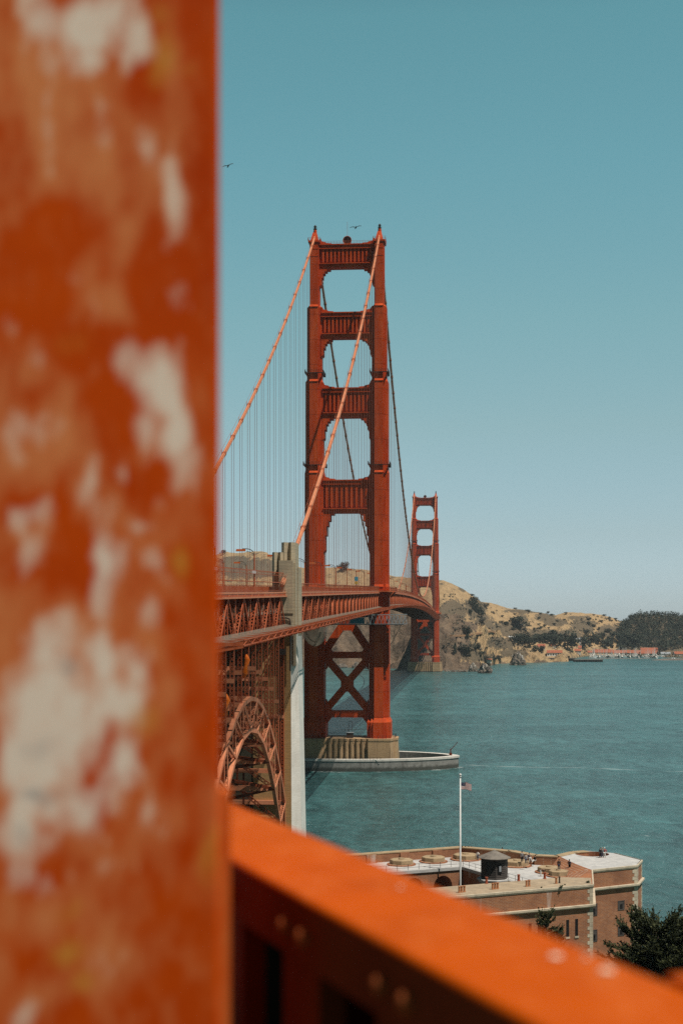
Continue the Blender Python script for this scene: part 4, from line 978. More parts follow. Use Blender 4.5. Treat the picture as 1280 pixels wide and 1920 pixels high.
# gun rings
def ring(x, y, r, lab):
    t = thing('gun_platform', lab, 'gun platform', fw(x, y, ZR), FA)
    mb = MB(); mb.lathe([(r * 1.25, 0), (r * 1.25, .16), (r * 1.05, .2)], 16); mb.build('base_ring', M['brick'], t)
    mb = MB(); mb.lathe([(r, .18), (r, .86), (r * .93, .94), (r * .28, .94), (r * .26, 1.12), (.05, 1.14)], 8, rot=.3); mb.build('stone_drum', M['platform'], t)
RG = [(-13.6, 37.6, 2.0, 'octagonal gun platform left of the next two by the far parapet'), (-7.2, 38.0, 2.0, 'middle octagonal gun platform left of the flagpole'), (-.8, 38.0, 2.2, 'octagonal gun platform just behind the flagpole'),
      (3.6, 28.2, 2.1, 'octagonal gun platform right of the dark hut with visitors on it'), (5.0, 20.2, 1.9, 'octagonal gun platform nearest the bastion'), (4.4, 16.4, 1.6, 'low octagonal gun platform nearest the chimney pots')]
for q in RG: ring(*q)
# dark octagonal hut
hp = fw(-6.4, 18.6, ZR)
hut = thing('octagonal_hut', 'dark weathered octagonal wooden hut with grey cone roof on the fort', 'hut', hp, FA)
mb = MB(); mb.lathe([(2.55, -.5), (2.55, -.15), (2.9, -.1), (2.9, .08), (2.2, .1)], 8, rot=.39); mb.build('base', M['gravel'], hut)
mb = MB(); mb.lathe([(2.15, .1), (2.15, 3.5)], 8, rot=.39)
for k in range(11): mb.lathe([(2.15, .25 + .3 * k), (2.2, .26 + .3 * k), (2.16, .5 + .3 * k)], 8, rot=.39)
mb.build('wall', M['darkwood'], hut)
mb = MB(); mb.lathe([(2.2, 3.4), (2.65, 3.42), (2.65, 3.5), (.25, 4.55), (.05, 4.7)], 16, rot=.39); mb.build('roof', concrete('weathered_grey_roof', (.20, .175, .15), (.15, .13, .11), (.09, .08, .07), 0, .8), hut)
a = -math.pi / 2 - .12; mb = MB(); c = Vector((2.1 * math.cos(a), 2.1 * math.sin(a), 1.9)); d = Vector((-math.sin(a), math.cos(a), 0)); o_ = Vector((math.cos(a), math.sin(a), 0))
mb.bar(c - d * .35 + o_ * -.1, c + d * .35 + o_ * -.1, .3, 1.5); w_ = mb.build('window', M['shadowbox'], hut)
mb = MB(); mb.bar(c + o_ * .08 - d * .1, c + o_ * .08 + d * .25, .05, .9); mb.build('pane', M['galv'], w_)
# flagpole and flag
fp = fw(-8.0, 27.0, ZG)
pole = thing('flagpole', 'tall white flagpole rising from the fort courtyard', 'flagpole', fp)
mb = MB(); mb.tube([(0, 0, 0), (0, 0, 15), (0, 0, 32)], [.20, .17, .10], 10); mb.build('shaft', M['white'], pole, smooth=True)
mb = MB(); mb.ball((0, 0, 32.15), .2, 10, 6); mb.lathe([(.16, 31.7), (.16, 31.9), (.08, 32)], 8); mb.build('finial', M['white'], pole, smooth=True)
def fmat(name, c): return simple(name, c, tuple(x * .85 for x in c), 3, .8)
NXF, NYF = 38, 26; mb = MB(); W_, H_ = 1.75, 1.15
def fpnt(i, j):
    u, v = i / NXF, j / NYF; return (W_ * u, .16 * math.sin(u * 7 + v * 1.2) * (.3 + u), -H_ * v - .30 * u * u - .05 * math.sin(u * 9))
stars = {(2 + 4 * a + (2 if b % 2 else 0), 1 + 3 * b + 0) for a in range(4) for b in range(5)}
for i in range(NXF):
    for j in range(NYF):
        st = j // 2; k = (0 if st % 2 == 0 else 1)
        if i < 16 and j < 14: k = 1 if (i, j) in stars else 2
        mb.quad(fpnt(i, j), fpnt(i + 1, j), fpnt(i + 1, j + 1), fpnt(i, j + 1), m=k)
flag = mb.build('flag', [fmat('flag_red', (.36, .06, .07)), fmat('flag_white', (.75, .72, .68)), fmat('flag_navy', (.02, .025, .07))], smooth=True)
flag.location = fp + Vector((.12, 0, 30.9)); tag(flag, 'stars and stripes flag flying to the right from the flagpole top', 'flag')

# ------------------------------------------------------------------ people on the fort roof
PM = {}
def cm(c):
    if c not in PM: PM[c] = simple('cloth_%d' % len(PM), c, tuple(x * .8 for x in c), 4, .9)
    return PM[c]
M['skin'] = simple('skin', (.50, .28, .19), (.44, .24, .16), 5)
def skin_obj(name, joints, bones, radii, mat, parent, root=0):
    me = bpy.data.meshes.new(name); me.from_pydata(joints, bones, []); o = bpy.data.objects.new(name, me); COL.objects.link(o); o.parent = parent
    o.modifiers.new('Skin', 'SKIN'); sv = me.skin_vertices[0].data
    for i, r in enumerate(radii): sv[i].radius = (r, r) if not isinstance(r, tuple) else r; sv[i].use_root = (i == root)
    sb = o.modifiers.new('Sub', 'SUBSURF'); sb.levels = 1; sb.render_levels = 1
    o.modifiers['Skin'].use_smooth_shade = True; me.materials.append(mat); return o
def person(px, py, z, label, shirt, trousers, hair, pose='stand', h=1.72, face=0., hat=None):
    p = thing('person', label, 'person', at(px, py, z), face); k = h / 1.75
    J = dict(pel=(0, 0, .95), wai=(0, 0, 1.10), che=(0, .0, 1.32), nec=(0, .01, 1.49), hd0=(0, .02, 1.58), hd1=(0, .03, 1.73),
             shl=(-.19, 0, 1.42), ell=(-.25, .02, 1.15), wrl=(-.25, -.10, .92), hal=(-.25, -.14, .82), shr=(.19, 0, 1.42), elr=(.25, .02, 1.15), wrr=(.24, -.10, .92), har=(.23, -.14, .82),
             hil=(-.10, 0, .90), knl=(-.12, -.03, .50), anl=(-.12, .03, .09), tol=(-.13, -.16, .04), hir=(.10, 0, .90), knr=(.12, .0, .50), anr=(.13, .06, .09), tor=(.15, -.12, .04))
    def mv(names, d):
        for n_ in names: J[n_] = tuple(a + b for a, b in zip(J[n_], d))
    if pose == 'walk': mv(('knl',), (0, -.12, 0)); mv(('anl', 'tol'), (0, -.24, 0)); mv(('anr', 'tor'), (0, .26, .03)); mv(('wrl', 'hal'), (0, .25, .05))
    if pose == 'arm': J['elr'] = (.36, -.12, 1.50); J['wrr'] = (.30, -.25, 1.72); J['har'] = (.28, -.27, 1.82)
    if pose == 'hips': J['elr'] = (.40, .06, 1.20); J['wrr'] = (.24, -.06, 1.04); J['har'] = (.20, -.09, 1.0); J['ell'] = (-.40, .06, 1.2); J['wrl'] = (-.24, -.06, 1.04); J['hal'] = (-.2, -.09, 1.0)
    if pose == 'look': J['elr'] = (.26, -.16, 1.22); J['wrr'] = (.10, -.30, 1.45); J['har'] = (.06, -.33, 1.52); J['ell'] = (-.26, -.16, 1.22); J['wrl'] = (-.1, -.3, 1.45); J['hal'] = (-.06, -.33, 1.52)
    if pose == 'lean': mv(('che', 'nec', 'hd0', 'hd1', 'shl', 'shr', 'ell', 'elr', 'wrl', 'wrr', 'hal', 'har'), (-.16, .0, -.03)); mv(('anr', 'tor'), (.30, 0, 0)); mv(('knr',), (.14, 0, 0))
    if pose == 'bend':
        for n_, c in dict(wai=(0, -.10, 1.06), che=(0, -.36, 1.12), nec=(0, -.53, 1.08), hd0=(0, -.61, 1.04), hd1=(0, -.74, .98), shl=(-.19, -.46, 1.10), shr=(.19, -.46, 1.10), ell=(-.22, -.48, .84), elr=(.22, -.48, .84), wrl=(-.18, -.52, .62), wrr=(.18, -.52, .62), hal=(-.16, -.53, .52), har=(.16, -.53, .52)).items(): J[n_] = c
    if pose == 'sit':
        d = -.45
        mv(('pel', 'wai', 'che', 'nec', 'hd0', 'hd1', 'shl', 'shr', 'ell', 'elr', 'wrl', 'wrr', 'hal', 'har', 'hil', 'hir'), (0, .25, d)); J['knl'] = (-.13, -.18, .5); J['knr'] = (.13, -.22, .48); J['anl'] = (-.14, -.25, .09); J['anr'] = (.14, -.45, .09); J['tol'] = (-.14, -.43, .04); J['tor'] = (.15, -.62, .06); J['wrl'] = (-.2, -.02, .62); J['wrr'] = (.2, -.02, .62); J['hal'] = (-.18, -.12, .57); J['har'] = (.18, -.12, .57)
    N = list(J); idx = {n_: i for i, n_ in enumerate(N)}
    B = [('pel', 'wai'), ('wai', 'che'), ('che', 'nec'), ('nec', 'hd0'), ('hd0', 'hd1'), ('che', 'shl'), ('shl', 'ell'), ('ell', 'wrl'), ('wrl', 'hal'), ('che', 'shr'), ('shr', 'elr'), ('elr', 'wrr'), ('wrr', 'har'), ('pel', 'hil'), ('hil', 'knl'), ('knl', 'anl'), ('anl', 'tol'), ('pel', 'hir'), ('hir', 'knr'), ('knr', 'anr'), ('anr', 'tor')]
    Rr = dict(pel=.13, wai=.12, che=.135, nec=.055, hd0=.085, hd1=.085, shl=.065, ell=.043, wrl=.032, hal=.035, shr=.065, elr=.043, wrr=.032, har=.035, hil=.09, knl=.06, anl=.04, tol=.035, hir=.09, knr=.06, anr=.04, tor=.035)
    V = {n_: tuple(c * k for c in J[n_]) for n_ in N}
    skin_obj('body', [V[n_] for n_ in N], [(idx[a], idx[b]) for a, b in B], [Rr[n_] * k for n_ in N], M['skin'], p)
    def sub(name, ns, bs, f, mat):
        ix = {n_: i for i, n_ in enumerate(ns)}; skin_obj(name, [V[n_] for n_ in ns], [(ix[a], ix[b]) for a, b in bs], [(Rr[n_] + f) * k for n_ in ns], mat, p)
    sub('shirt', ['wai', 'che', 'shl', 'ell', 'shr', 'elr', 'wrl', 'wrr', 'pel'], [('wai', 'che'), ('che', 'shl'), ('shl', 'ell'), ('ell', 'wrl'), ('che', 'shr'), ('shr', 'elr'), ('elr', 'wrr'), ('pel', 'wai')], .022, cm(shirt))
    sub('trousers', ['pel', 'hil', 'knl', 'anl', 'hir', 'knr', 'anr'], [('pel', 'hil'), ('hil', 'knl'), ('knl', 'anl'), ('pel', 'hir'), ('hir', 'knr'), ('knr', 'anr')], .028, cm(trousers))
    a, b = Vector(V['hd0']), Vector(V['hd1']); c = a.lerp(b, .72); mb = MB(); mb.ball(c + Vector((0, .02, .02)) * k, .112 * k, 8, 6, (1, 1.05, 1.0)); mb.build('hat' if hat else 'hair', cm(hat or hair), p, smooth=True)
    f = (b - a).normalized(); fr = f.cross(Vector((1, 0, 0))).normalized(); fr = fr if fr.y < 0 or pose == 'bend' else -fr
    mb = MB(); q = a.lerp(b, .35) + Vector((0, -.095, 0)) * k; mb.bar(q + Vector((0, 0, .03)), q + Vector((0, -.025, -.02)), .03, .03); mb.build('nose', M['skin'], p)
    return p
BK, NV, WH, GR, JE, OR_, RD, TN = (.02, .02, .022), (.03, .04, .07), (.72, .70, .66), (.22, .22, .22), (.07, .09, .14), (.62, .17, .05), (.35, .07, .06), (.40, .30, .2)
DH, BH = (.025, .018, .014), (.12, .08, .05)
person(866, 1604.5, ZR, 'person in a white top standing just right of the flagpole', WH, JE, DH, 'look', face=3.0)
person(872, 1604.8, ZR, 'person in an orange shirt by the far parapet near the flagpole', OR_, JE, DH, 'stand', face=2.7)
person(878, 1604.5, ZR, 'person in grey with pale shorts between the orange shirt and the raised arm', GR, TN, BH, 'look', face=2.9)
person(883, 1604.5, ZR, 'person in a white top and dark trousers raising an arm', WH, BK, DH, 'arm', face=.5)
person(895, 1614, ZR, 'person in white shirt and jeans left of the dark hut', WH, JE, DH, 'hips', face=2.4)
person(941, 1608, ZR, 'person in black showing above the hut roof', BK, BK, DH, 'look', face=3.1, h=1.78)
person(953, 1612.5, ZR, 'person in a dull red top at the right of the hut roof', RD, JE, DH, 'stand', face=2.6)
person(978, 1617, ZR + .94, 'tallest person in grey standing on the gun platform right of the hut', GR, BK, DH, 'stand', face=.4, h=1.85)
person(985.5, 1620.3, ZR + .94, 'person in a light grey top and dark trousers at the front of the gun platform', (.38, .38, .38), JE, BH, 'stand', face=-.3)
person(993, 1618, ZR + .94, 'person in dark jacket and white trousers leaning sideways on the gun platform', NV, WH, DH, 'lean', face=.2)
person(1000, 1618, ZR + .6, 'person in black with pale trousers sitting at the edge of the gun platform', BK, WH, DH, 'sit', face=-1.1)
person(1013, 1643, ZR, 'person in a dark top and white trousers bending over on the pale roof', BK, WH, DH, 'bend', face=1.3)
person(1047, 1632, ZR + .94, 'person in black standing on the gun platform nearest the bastion', BK, NV, DH, 'stand', face=3.0, h=1.8)
person(1067, 1632, ZR + .5, 'person in dark clothes with a bag by the sloping brick parapet', NV, BK, DH, 'hips', face=2.2, h=1.78)
person(1124.5, 1608.6, ZP + .03, 'leftmost of three visitors on the bastion, in black', BK, BK, DH, 'stand', face=.3)
person(1128.4, 1608.2, ZP + .03, 'middle one of three visitors on the bastion, in grey with sunhat', GR, JE, DH, 'look', face=.1, hat=TN)
person(1132.5, 1608.4, ZP + .03, 'visitor in a dark red top with white hat, right of two others on the bastion', RD, WH, DH, 'hips', face=-.3, hat=WH)
# ------------------------------------------------------------------ cypresses below the viewpoint
def cypress(name, label, base, h, spread, trunk_r, nl, seed, ztop=1.0, group=None, lean=(0, 0), leafs=1.0, zmin=.28, broad=1.0):
    rnd = random.Random(seed); t = thing(name, label, 'tree', base); tr = MB(); cr = MB()
    spine = [Vector((lean[0] * f * f, lean[1] * f * f, h * f * .94)) for f in (0, .25, .5, .75, 1)]
    tr.tube(spine, [trunk_r, trunk_r * .8, trunk_r * .55, trunk_r * .3, .05], 8)
    def sp(f):
        f = min(.999, max(0, f)) * 4; i = int(f); return spine[i].lerp(spine[i + 1], f - i)
    def twig(p, d, L):
        d = d.normalized(); n_ = max(4, int(L / .085 * leafs)); sd = d.cross(Vector((0, 0, 1))); sd = sd.normalized() if sd.length > .1 else Vector((1, 0, 0)); up = sd.cross(d)
        for i in range(n_):
            f = (i + .3) / n_; c = p + d * L * f + up * (.18 * L * f * f); a = rnd.uniform(0, 6.28); o = (sd * math.cos(a) + up * (math.sin(a) * .75 + .25))
            q = (d * .9 + o * rnd.uniform(.5, 1.1)).normalized() * rnd.uniform(.16, .34) * (1.15 - .6 * f); w = q.cross(Vector((rnd.gauss(0, 1), rnd.gauss(0, 1), rnd.gauss(0, 1)))).normalized() * rnd.uniform(.05, .10)
            cr._add([c - w * .6, c + w * .6, c + q * .55 + w, c + q, c + q * .55 - w], [(0, 1, 2, 3, 4)])
    for k in range(nl):
        f = zmin + (1 - zmin) * ((k + rnd.random()) / nl) ** .9; p0 = sp(f); az = k * 2.39996 + rnd.uniform(-.4, .4)
        L = spread * (.30 + .70 * math.sin(min(1, ((1 - f) * 1.25 + .10) * broad) * math.pi / 2)) * rnd.uniform(.62, 1.1)
        el0 = rnd.uniform(.0, .30) + .75 * max(0, f - .55); pts = [p0]; d = Vector((math.cos(az) * math.cos(el0), math.sin(az) * math.cos(el0), math.sin(el0))); n_ = 7
        for i in range(n_):
            d = (d + Vector((rnd.gauss(0, .10), rnd.gauss(0, .10), .05 + rnd.gauss(0, .06)))).normalized(); pts.append(pts[-1] + d * L / n_)
        r0 = trunk_r * .28 * (1 - f * .6); tr.tube(pts, [max(.015, r0 * (1 - i / n_ * .92)) for i in range(n_ + 1)], 5, caps=False)
        for i in range(2, n_ + 1):
            dd = (pts[i] - pts[i - 1]).normalized(); sd = dd.cross(Vector((0, 0, 1))).normalized(); q = i / n_
            for j in range(int((6 if q > .4 else 4) * max(.7, L / 4))):
                g = rnd.uniform(-1.15, 1.15); v = dd * math.cos(g) + sd * math.sin(g) + Vector((0, 0, rnd.uniform(-.12, .5)))
                twig(pts[i - 1].lerp(pts[i], rnd.random()), v, rnd.uniform(.55, 1.25) * (1.2 - .45 * q) * min(1.3, max(.6, spread / 5)))
            if i == n_: twig(pts[i], dd + Vector((0, 0, .25)), .9)
    tr.build('trunk', M['bark'], t); cr.build('crown', M['leaf'], t); return t
def gz(X, Y): return bluff_z(X, Y)
def tree_at(px, Y): X = (px - 640) * Y / F; return Vector((X, Y, gz(X, Y) - .3))
b = tree_at(1243, 150); cypress('cypress_tree', 'broad dark green cypress in front of the fort bastion, lower right', b, EYE - (1731 - HZ) * 150 / F - b.z, 7.4, .42, 190, 3, lean=(-.2, 0), broad=1.15, zmin=.18)
b = tree_at(1318, 158); cypress('cypress_tree', 'dark cypress cut off by the right edge behind the broad one', b, EYE - (1755 - HZ) * 158 / F - b.z, 5.4, .35, 110, 9, broad=1.4, zmin=.2)
b = tree_at(1023, 203); cypress('cypress_tree', 'slender cypress top before the fort wall left of the slit windows', b, EYE - (1703 - HZ) * 203 / F - b.z, 3.4, .25, 60, 5, zmin=.45, leafs=.8)
b = tree_at(1046, 205); cypress('cypress_tree', 'lower cypress tip just right of the slender one by the fort wall', b, EYE - (1733 - HZ) * 205 / F - b.z, 2.4, .2, 40, 6, zmin=.5, leafs=.8)

# ------------------------------------------------------------------ trees and bushes across the strait
M['farleaf'] = leaf_mat('far_evergreen_leaf', (.018, .024, .015), (.050, .055, .033), .12); M['fargrey'] = leaf_mat('far_grey_scrub_leaf', (.065, .062, .045), (.13, .108, .075), .12)
def crown_mesh(seed, lobes, leaf, mat, n=42):
    rnd = random.Random(seed); cr = MB()
    for (x, y, z, r) in lobes:
        for k in range(n):
            d = Vector((rnd.gauss(0, 1), rnd.gauss(0, 1), rnd.gauss(0, 1) * .9)).normalized() * r * rnd.uniform(.55, 1.1) ** .6; c = Vector((x, y, z)) + d
            a = Vector((rnd.gauss(0, 1), rnd.gauss(0, 1), rnd.gauss(0, .6))).normalized() * leaf * rnd.uniform(.5, 1.3); e = a.cross(d + Vector((.01, .02, .03))).normalized() * leaf * rnd.uniform(.4, .9)
            cr._add([c - a, c - e * .8, c + a * .9, c + e], [(0, 1, 2, 3)])
    return cr
VAR = []
def far_proto(i):
    rnd = random.Random(40 + i); lobes = [(rnd.uniform(-.28, .28), rnd.uniform(-.28, .28), rnd.uniform(.35, .78), rnd.uniform(.2, .32)) for _ in range(7)] + [(0, 0, .55, .36)]
    if i == 3: lobes = [(rnd.uniform(-.12, .12), rnd.uniform(-.1, .1), .2 + .1 * k, .24 - .022 * k) for k in range(8)]
    t = thing('shore_tree', 'x', 'tree', (0, 0, 0)); crown_mesh(i, lobes, .085, None).build('crown', M['farleaf'] if i != 2 else M['fargrey'], t)
    mb = MB(); mb.tube([(0, 0, -.15), (0, 0, .55)], [.035, .02], 6); mb.build('trunk', M['bark'], t); return t
PRO = [far_proto(i) for i in range(4)]; used = [False] * 4
def far_tree(px, py, w, h, label, group=None, v=None):
    v = random.randrange(3) if v is None else v; p = hit(px, py); k = p.y / F
    t = PRO[v] if not used[v] else dup(PRO[v]); used[v] = True
    t.location = p; t.scale = (w * k * 1.25, w * k * 1.25, h * k * 1.08); t.rotation_euler = (0, 0, random.uniform(0, 6)); t['label'] = label
    if group: t['group'] = group
    elif 'group' in t: del t['group']
far_tree(872, 1192, 18, 19, 'lone dark tree on the slope just above the dirt track', v=0)
far_tree(973, 1177, 29, 22, 'largest round dark tree alone on the golden hillside', v=1)
far_tree(853, 1226, 9, 20, 'narrow dark tree beside the far tower leg', v=3)
far_tree(1063, 1219, 34, 36, 'biggest dark tree among the red roofs on the far shore', v=0)
far_tree(948, 1171, 11, 6, 'small dark tree left of the round one on the golden hillside', v=1)
far_tree(645, 1070, 24, 17, 'dark tree clump on the hilltop seen between the tower legs', v=0)
far_tree(418, 1040, 11, 9, 'dark bush on the skyline beside the rusty post', v=1)
far_tree(1098, 1190, 18, 10, 'round dark tree in the hollow of the rounded golden hill', v=0)
far_tree(1103, 1172, 10, 7, 'small dark tree high on the rounded golden hill', v=1)
for px, py, w, h in ((866, 1222, 16, 16), (878, 1226, 18, 17), (890, 1222, 15, 16), (899, 1230, 14, 10), (910, 1236, 20, 7), (925, 1238, 16, 6), (934, 1236, 14, 8)): far_tree(px, py, w, h, 'dark tree in the clump at the foot of the near headland', 'trees at the headland foot')
for px, py, w, h in ((886, 1138, 13, 14), (894, 1150, 15, 22), (902, 1158, 14, 22), (905, 1170, 13, 14), (890, 1128, 14, 10), (911, 1140, 12, 10), (882, 1152, 10, 10)): far_tree(px, py, w, h, 'grey green tree in the gully wood halfway up the golden hill', 'trees in the gully wood', 2 if px % 2 else 0)
for k in range(15): far_tree(963 + 6.2 * k + random.uniform(-2, 2), 1203 + random.uniform(-4, 7), random.uniform(13, 20), random.uniform(15, 24), 'dark tree in the belt behind the shore houses', 'tree belt behind the shore houses', random.choice((0, 1)))
for px, py, w, h in ((1040, 1214, 22, 25), (1094, 1217, 24, 24), (1104, 1212, 20, 26), (1122, 1208, 16, 20), (1134, 1216, 22, 18), (1145, 1212, 20, 20), (1176, 1210, 20, 24), (1188, 1212, 22, 26), (1160, 1207, 14, 20), (1128, 1195, 12, 10), (1140, 1186, 12, 8), (1148, 1198, 16, 14), (1168, 1212, 12, 18), (1016, 1222, 14, 12), (1004, 1220, 12, 10)): far_tree(px, py, w, h, 'dark tree standing among or just above the red roofed houses', 'trees among the red roofed houses', random.choice((0, 1)))
for px, py in ((885, 1116), (906, 1127), (933, 1131), (965, 1141), (990, 1146), (1019, 1148), (1026, 1150), (1034, 1153), (1060, 1150), (700, 1071), (712, 1073), (726, 1076), (737, 1078), (590, 1068), (575, 1067)): far_tree(px, py + 1.5, random.uniform(5, 10), random.uniform(3.5, 6), 'small dark bush on the crest of the far hills', 'bushes along the hill crest')
for k in range(40):
    px = random.uniform(915, 1160); py = random.uniform(1152, 1182); far_tree(px, py, random.uniform(4, 9), random.uniform(2.5, 4.5), 'low scrub bush dotted over the golden hillside', 'scrub bushes on the golden hillside')
mb = MB(); rnd = random.Random(5)
for k in range(1500):
    px = rnd.uniform(1158, 1330); top = interp(FROW, px); py = top + (1219 - top) * rnd.random()
    p = hit(px, py); s = rnd.uniform(6.5, 11)
    for j in range(13):
        d = Vector((rnd.gauss(0, 1), rnd.gauss(0, 1), abs(rnd.gauss(0, 1)))).normalized(); c = p + Vector((d.x * s * .55, d.y * s * .55, d.z * s * .85 + s * .15)); a = Vector((rnd.gauss(0, 1), rnd.gauss(0, 1), rnd.gauss(0, .7))).normalized() * rnd.uniform(.8, 2.0); e = a.cross(d).normalized() * rnd.uniform(.7, 1.6)
        mb._add([c - a, c - e, c + a, c + e], [(0, 1, 2, 3)])
tag(mb.build('forest', M['farleaf']), 'dense dark evergreen wood covering the right hand hill', 'wood', kind='stuff')

mb = MB(); rnd = random.Random(11)                           # low scrub that nobody could count
for k in range(1300):
    px = rnd.uniform(826, 1175); top = interp(SKYROW, px); py = rnd.uniform(top + 3, 1222)
    if fb(Vector((px / 28, py / 13, 3.3)), 4) < .02 + .12 * rnd.random(): continue
    p = hit(px, py); s = rnd.uniform(1.2, 3.6)
    for j in range(6):
        d = Vector((rnd.gauss(0, 1), rnd.gauss(0, 1), abs(rnd.gauss(0, .7)))).normalized(); c = p + d * s * .6; a = Vector((rnd.gauss(0, 1), rnd.gauss(0, 1), rnd.gauss(0, .5))).normalized() * s * rnd.uniform(.3, .7); e = a.cross(d).normalized() * s * rnd.uniform(.25, .6)
        mb._add([c - a, c - e, c + a, c + e], [(0, 1, 2, 3)])
tag(mb.build('scrub', M['fargrey']), 'low grey scrub speckled over the golden hills', 'scrub', kind='stuff')

# ------------------------------------------------------------------ rocks
def rock(name, label, px, py, w, h, seed, dark=True, group=None, jag=.5):
    p = at(px, py, 0); k = p.y / F; sx, sz = w * k / 2, h * k; bmv = []; n1, n2 = 44, 26; mb = MB()
    for i in range(n2 + 1):
        a = math.pi / 2 * i / n2
        for j in range(n1):
            b = 2 * math.pi * j / n1; d = Vector((math.cos(a) * math.cos(b), math.cos(a) * math.sin(b), math.sin(a))); q = d * 1.7 + Vector((seed * 3.1, seed, 0))
            r = .80 + jag * (.35 * fb(q, 5) + .4 * (rdg(q * .9, 5) - 1.0)) * (1 - .3 * d.z); r *= (1 - .12 * d.z)
            mb.v.append((d.x * r * sx * 1.12 * (1 - .32 * d.z ** 2), d.y * r * sx, d.z * r * sz * 1.2 - .5))
    mb.f = [(i * n1 + j, i * n1 + (j + 1) % n1, (i + 1) * n1 + (j + 1) % n1, (i + 1) * n1 + j) for i in range(n2) for j in range(n1)]; mb.m = [0] * len(mb.f)
    o = mb.build(name, M['rock']); o.location = p; tag(o, label, 'rock', group); return o
def rock_mat():
    m, nt, b = nodes('guano_streaked_rock'); b.inputs['Roughness'].default_value = .95
    g = nn(nt, 'ShaderNodeNewGeometry').outputs['Position']; t = noise_tex(nt, .16, 7, .7, vec=g); t2 = noise_tex(nt, .12, 6, .7, vec=g, map_scale=(1, 1, .5))
    c = mixc(nt, ramp(nt, t.outputs['Fac'], [(.38, (0, 0, 0)), (.62, (1, 1, 1))]).outputs[0], (.06, .048, .04), (.20, .16, .12)); sp = nn(nt, 'ShaderNodeSeparateXYZ'); nt.links.new(g, sp.inputs[0])
    gu = math_(nt, 'MULTIPLY', ramp(nt, t2.outputs['Fac'], [(.5, (0, 0, 0)), (.6, (.9, .9, .9))]).outputs[0], ramp(nt, math_(nt, 'MULTIPLY', sp.outputs['Z'], .05), [(.15, (0, 0, 0)), (.35, (1, 1, 1))]).outputs[0])
    c = mixc(nt, gu, c, (.50, .46, .40)); nt.links.new(c, b.inputs['Base Color']); bump(nt, b, t.outputs['Fac'], .8, 2); return m
M['rock'] = rock_mat()
rock('sea_stack', 'pale streaked pointed sea stack standing alone in the water', 970, 1247, 31, 28, 1.3, jag=.7)
rock('shore_rock', 'low brown rock mass off the headland foot', 886, 1259, 20, 19, 2.2); rock('shore_rock', 'dark and white rock at the right end of the headland reef', 908, 1262, 27, 20, 4.4, jag=.9)
for k, (px, py, w, h) in enumerate(((838, 1259, 14, 5), (850, 1260, 12, 5), (862, 1260, 14, 6), (872, 1260, 10, 6), (800, 1259.5, 12, 4), (745, 1257, 14, 4), (722, 1256, 12, 4), (640, 1252, 26, 10), (668, 1253, 20, 14), (690, 1254, 14, 10), (600, 1252, 18, 7))): rock('shore_rock', 'low dark boulder on the waterline under the headland', px, py, w, h, 5 + k * .7, group='boulders along the headland waterline')

# ------------------------------------------------------------------ houses, quay, boats on the far shore
M['redroof'] = simple('red_tile_roof', (.36, .115, .062), (.28, .09, .05), .3); M['cream'] = simple('cream_wall', (.68, .62, .54), (.6, .55, .48), .3); M['whitewall'] = simple('white_wall', (.80, .78, .74), (.72, .70, .66), .3)
def house(px0, px1, yb, ye, yr, label, roof='redroof', wall='cream', deep=12, win=0):
    c = (px0 + px1) / 2; p = hit(c, yb); k = p.y / F; w = (px1 - px0) * k; he = (yb - ye) * k; hr = (yb - yr) * k
    t = thing('shore_house', label, 'house', p, random.uniform(-.12, .12))
    mb = MB(); mb.box(-w / 2, w / 2, 0, deep, -4, he); mb._add([(-w / 2, 0, he), (-w / 2, deep, he), (-w / 2, deep / 2, hr - .3), (w / 2, 0, he), (w / 2, deep, he), (w / 2, deep / 2, hr - .3)], [(0, 1, 2), (5, 4, 3)]); wl_ = mb.build('wall', M[wall], t)
    mb = MB(); e = .7
    for s_ in (-1, 1):
        y1 = deep / 2 + s_ * (deep / 2 + e); mb._add([(-w / 2 - e, y1, he - .3), (w / 2 + e, y1, he - .3), (w / 2 + e, deep / 2, hr), (-w / 2 - e, deep / 2, hr), (-w / 2 - e, y1, he - .7), (w / 2 + e, y1, he - .7), (w / 2 + e, deep / 2, hr - .4), (-w / 2 - e, deep / 2, hr - .4)], [(0, 1, 2, 3), (4, 5, 6, 7), (0, 1, 5, 4), (0, 3, 7, 4), (1, 2, 6, 5)])
    mb.build('roof', M[roof], t)
    for i in range(win):
        x = -w / 2 + w * (i + .5) / win; mb = MB(); mb.box(x - .9, x + .9, -.06, .1, he * .3, he * .75); mb.build('window', M['shadowbox'], t)
house(1025, 1053, 1231, 1223.6, 1219, 'white shed with a red roof at the landward end of the wharf', wall='whitewall', win=6)
house(1113, 1148, 1226.5, 1223, 1217.5, 'long red roofed house, first of the long row on the quay'); house(1149, 1187, 1227, 1224, 1219, 'long low red roofed house in the middle of the quay row'); house(1188, 1236, 1227.5, 1225, 1219.5, 'longest red roofed house at the right of the quay row')
house(1201, 1239, 1222, 1219, 1214.5, 'red roofed house standing behind the longest one on the quay'); house(1007, 1021, 1216.5, 1212.5, 1207.5, 'small red roofed house among trees left of the wharf shed'); house(1030, 1041, 1214, 1210, 1206, 'white gabled house with a red roof above the wharf shed', wall='whitewall')
house(1078, 1089, 1217, 1214, 1210.5, 'small red roofed house between two dark trees'); house(1072, 1088, 1224, 1220, 1216.5, 'red roofed house behind the left end of the boats'); house(1097, 1110, 1226, 1223, 1220, 'small red roofed house at the left end of the quay row')
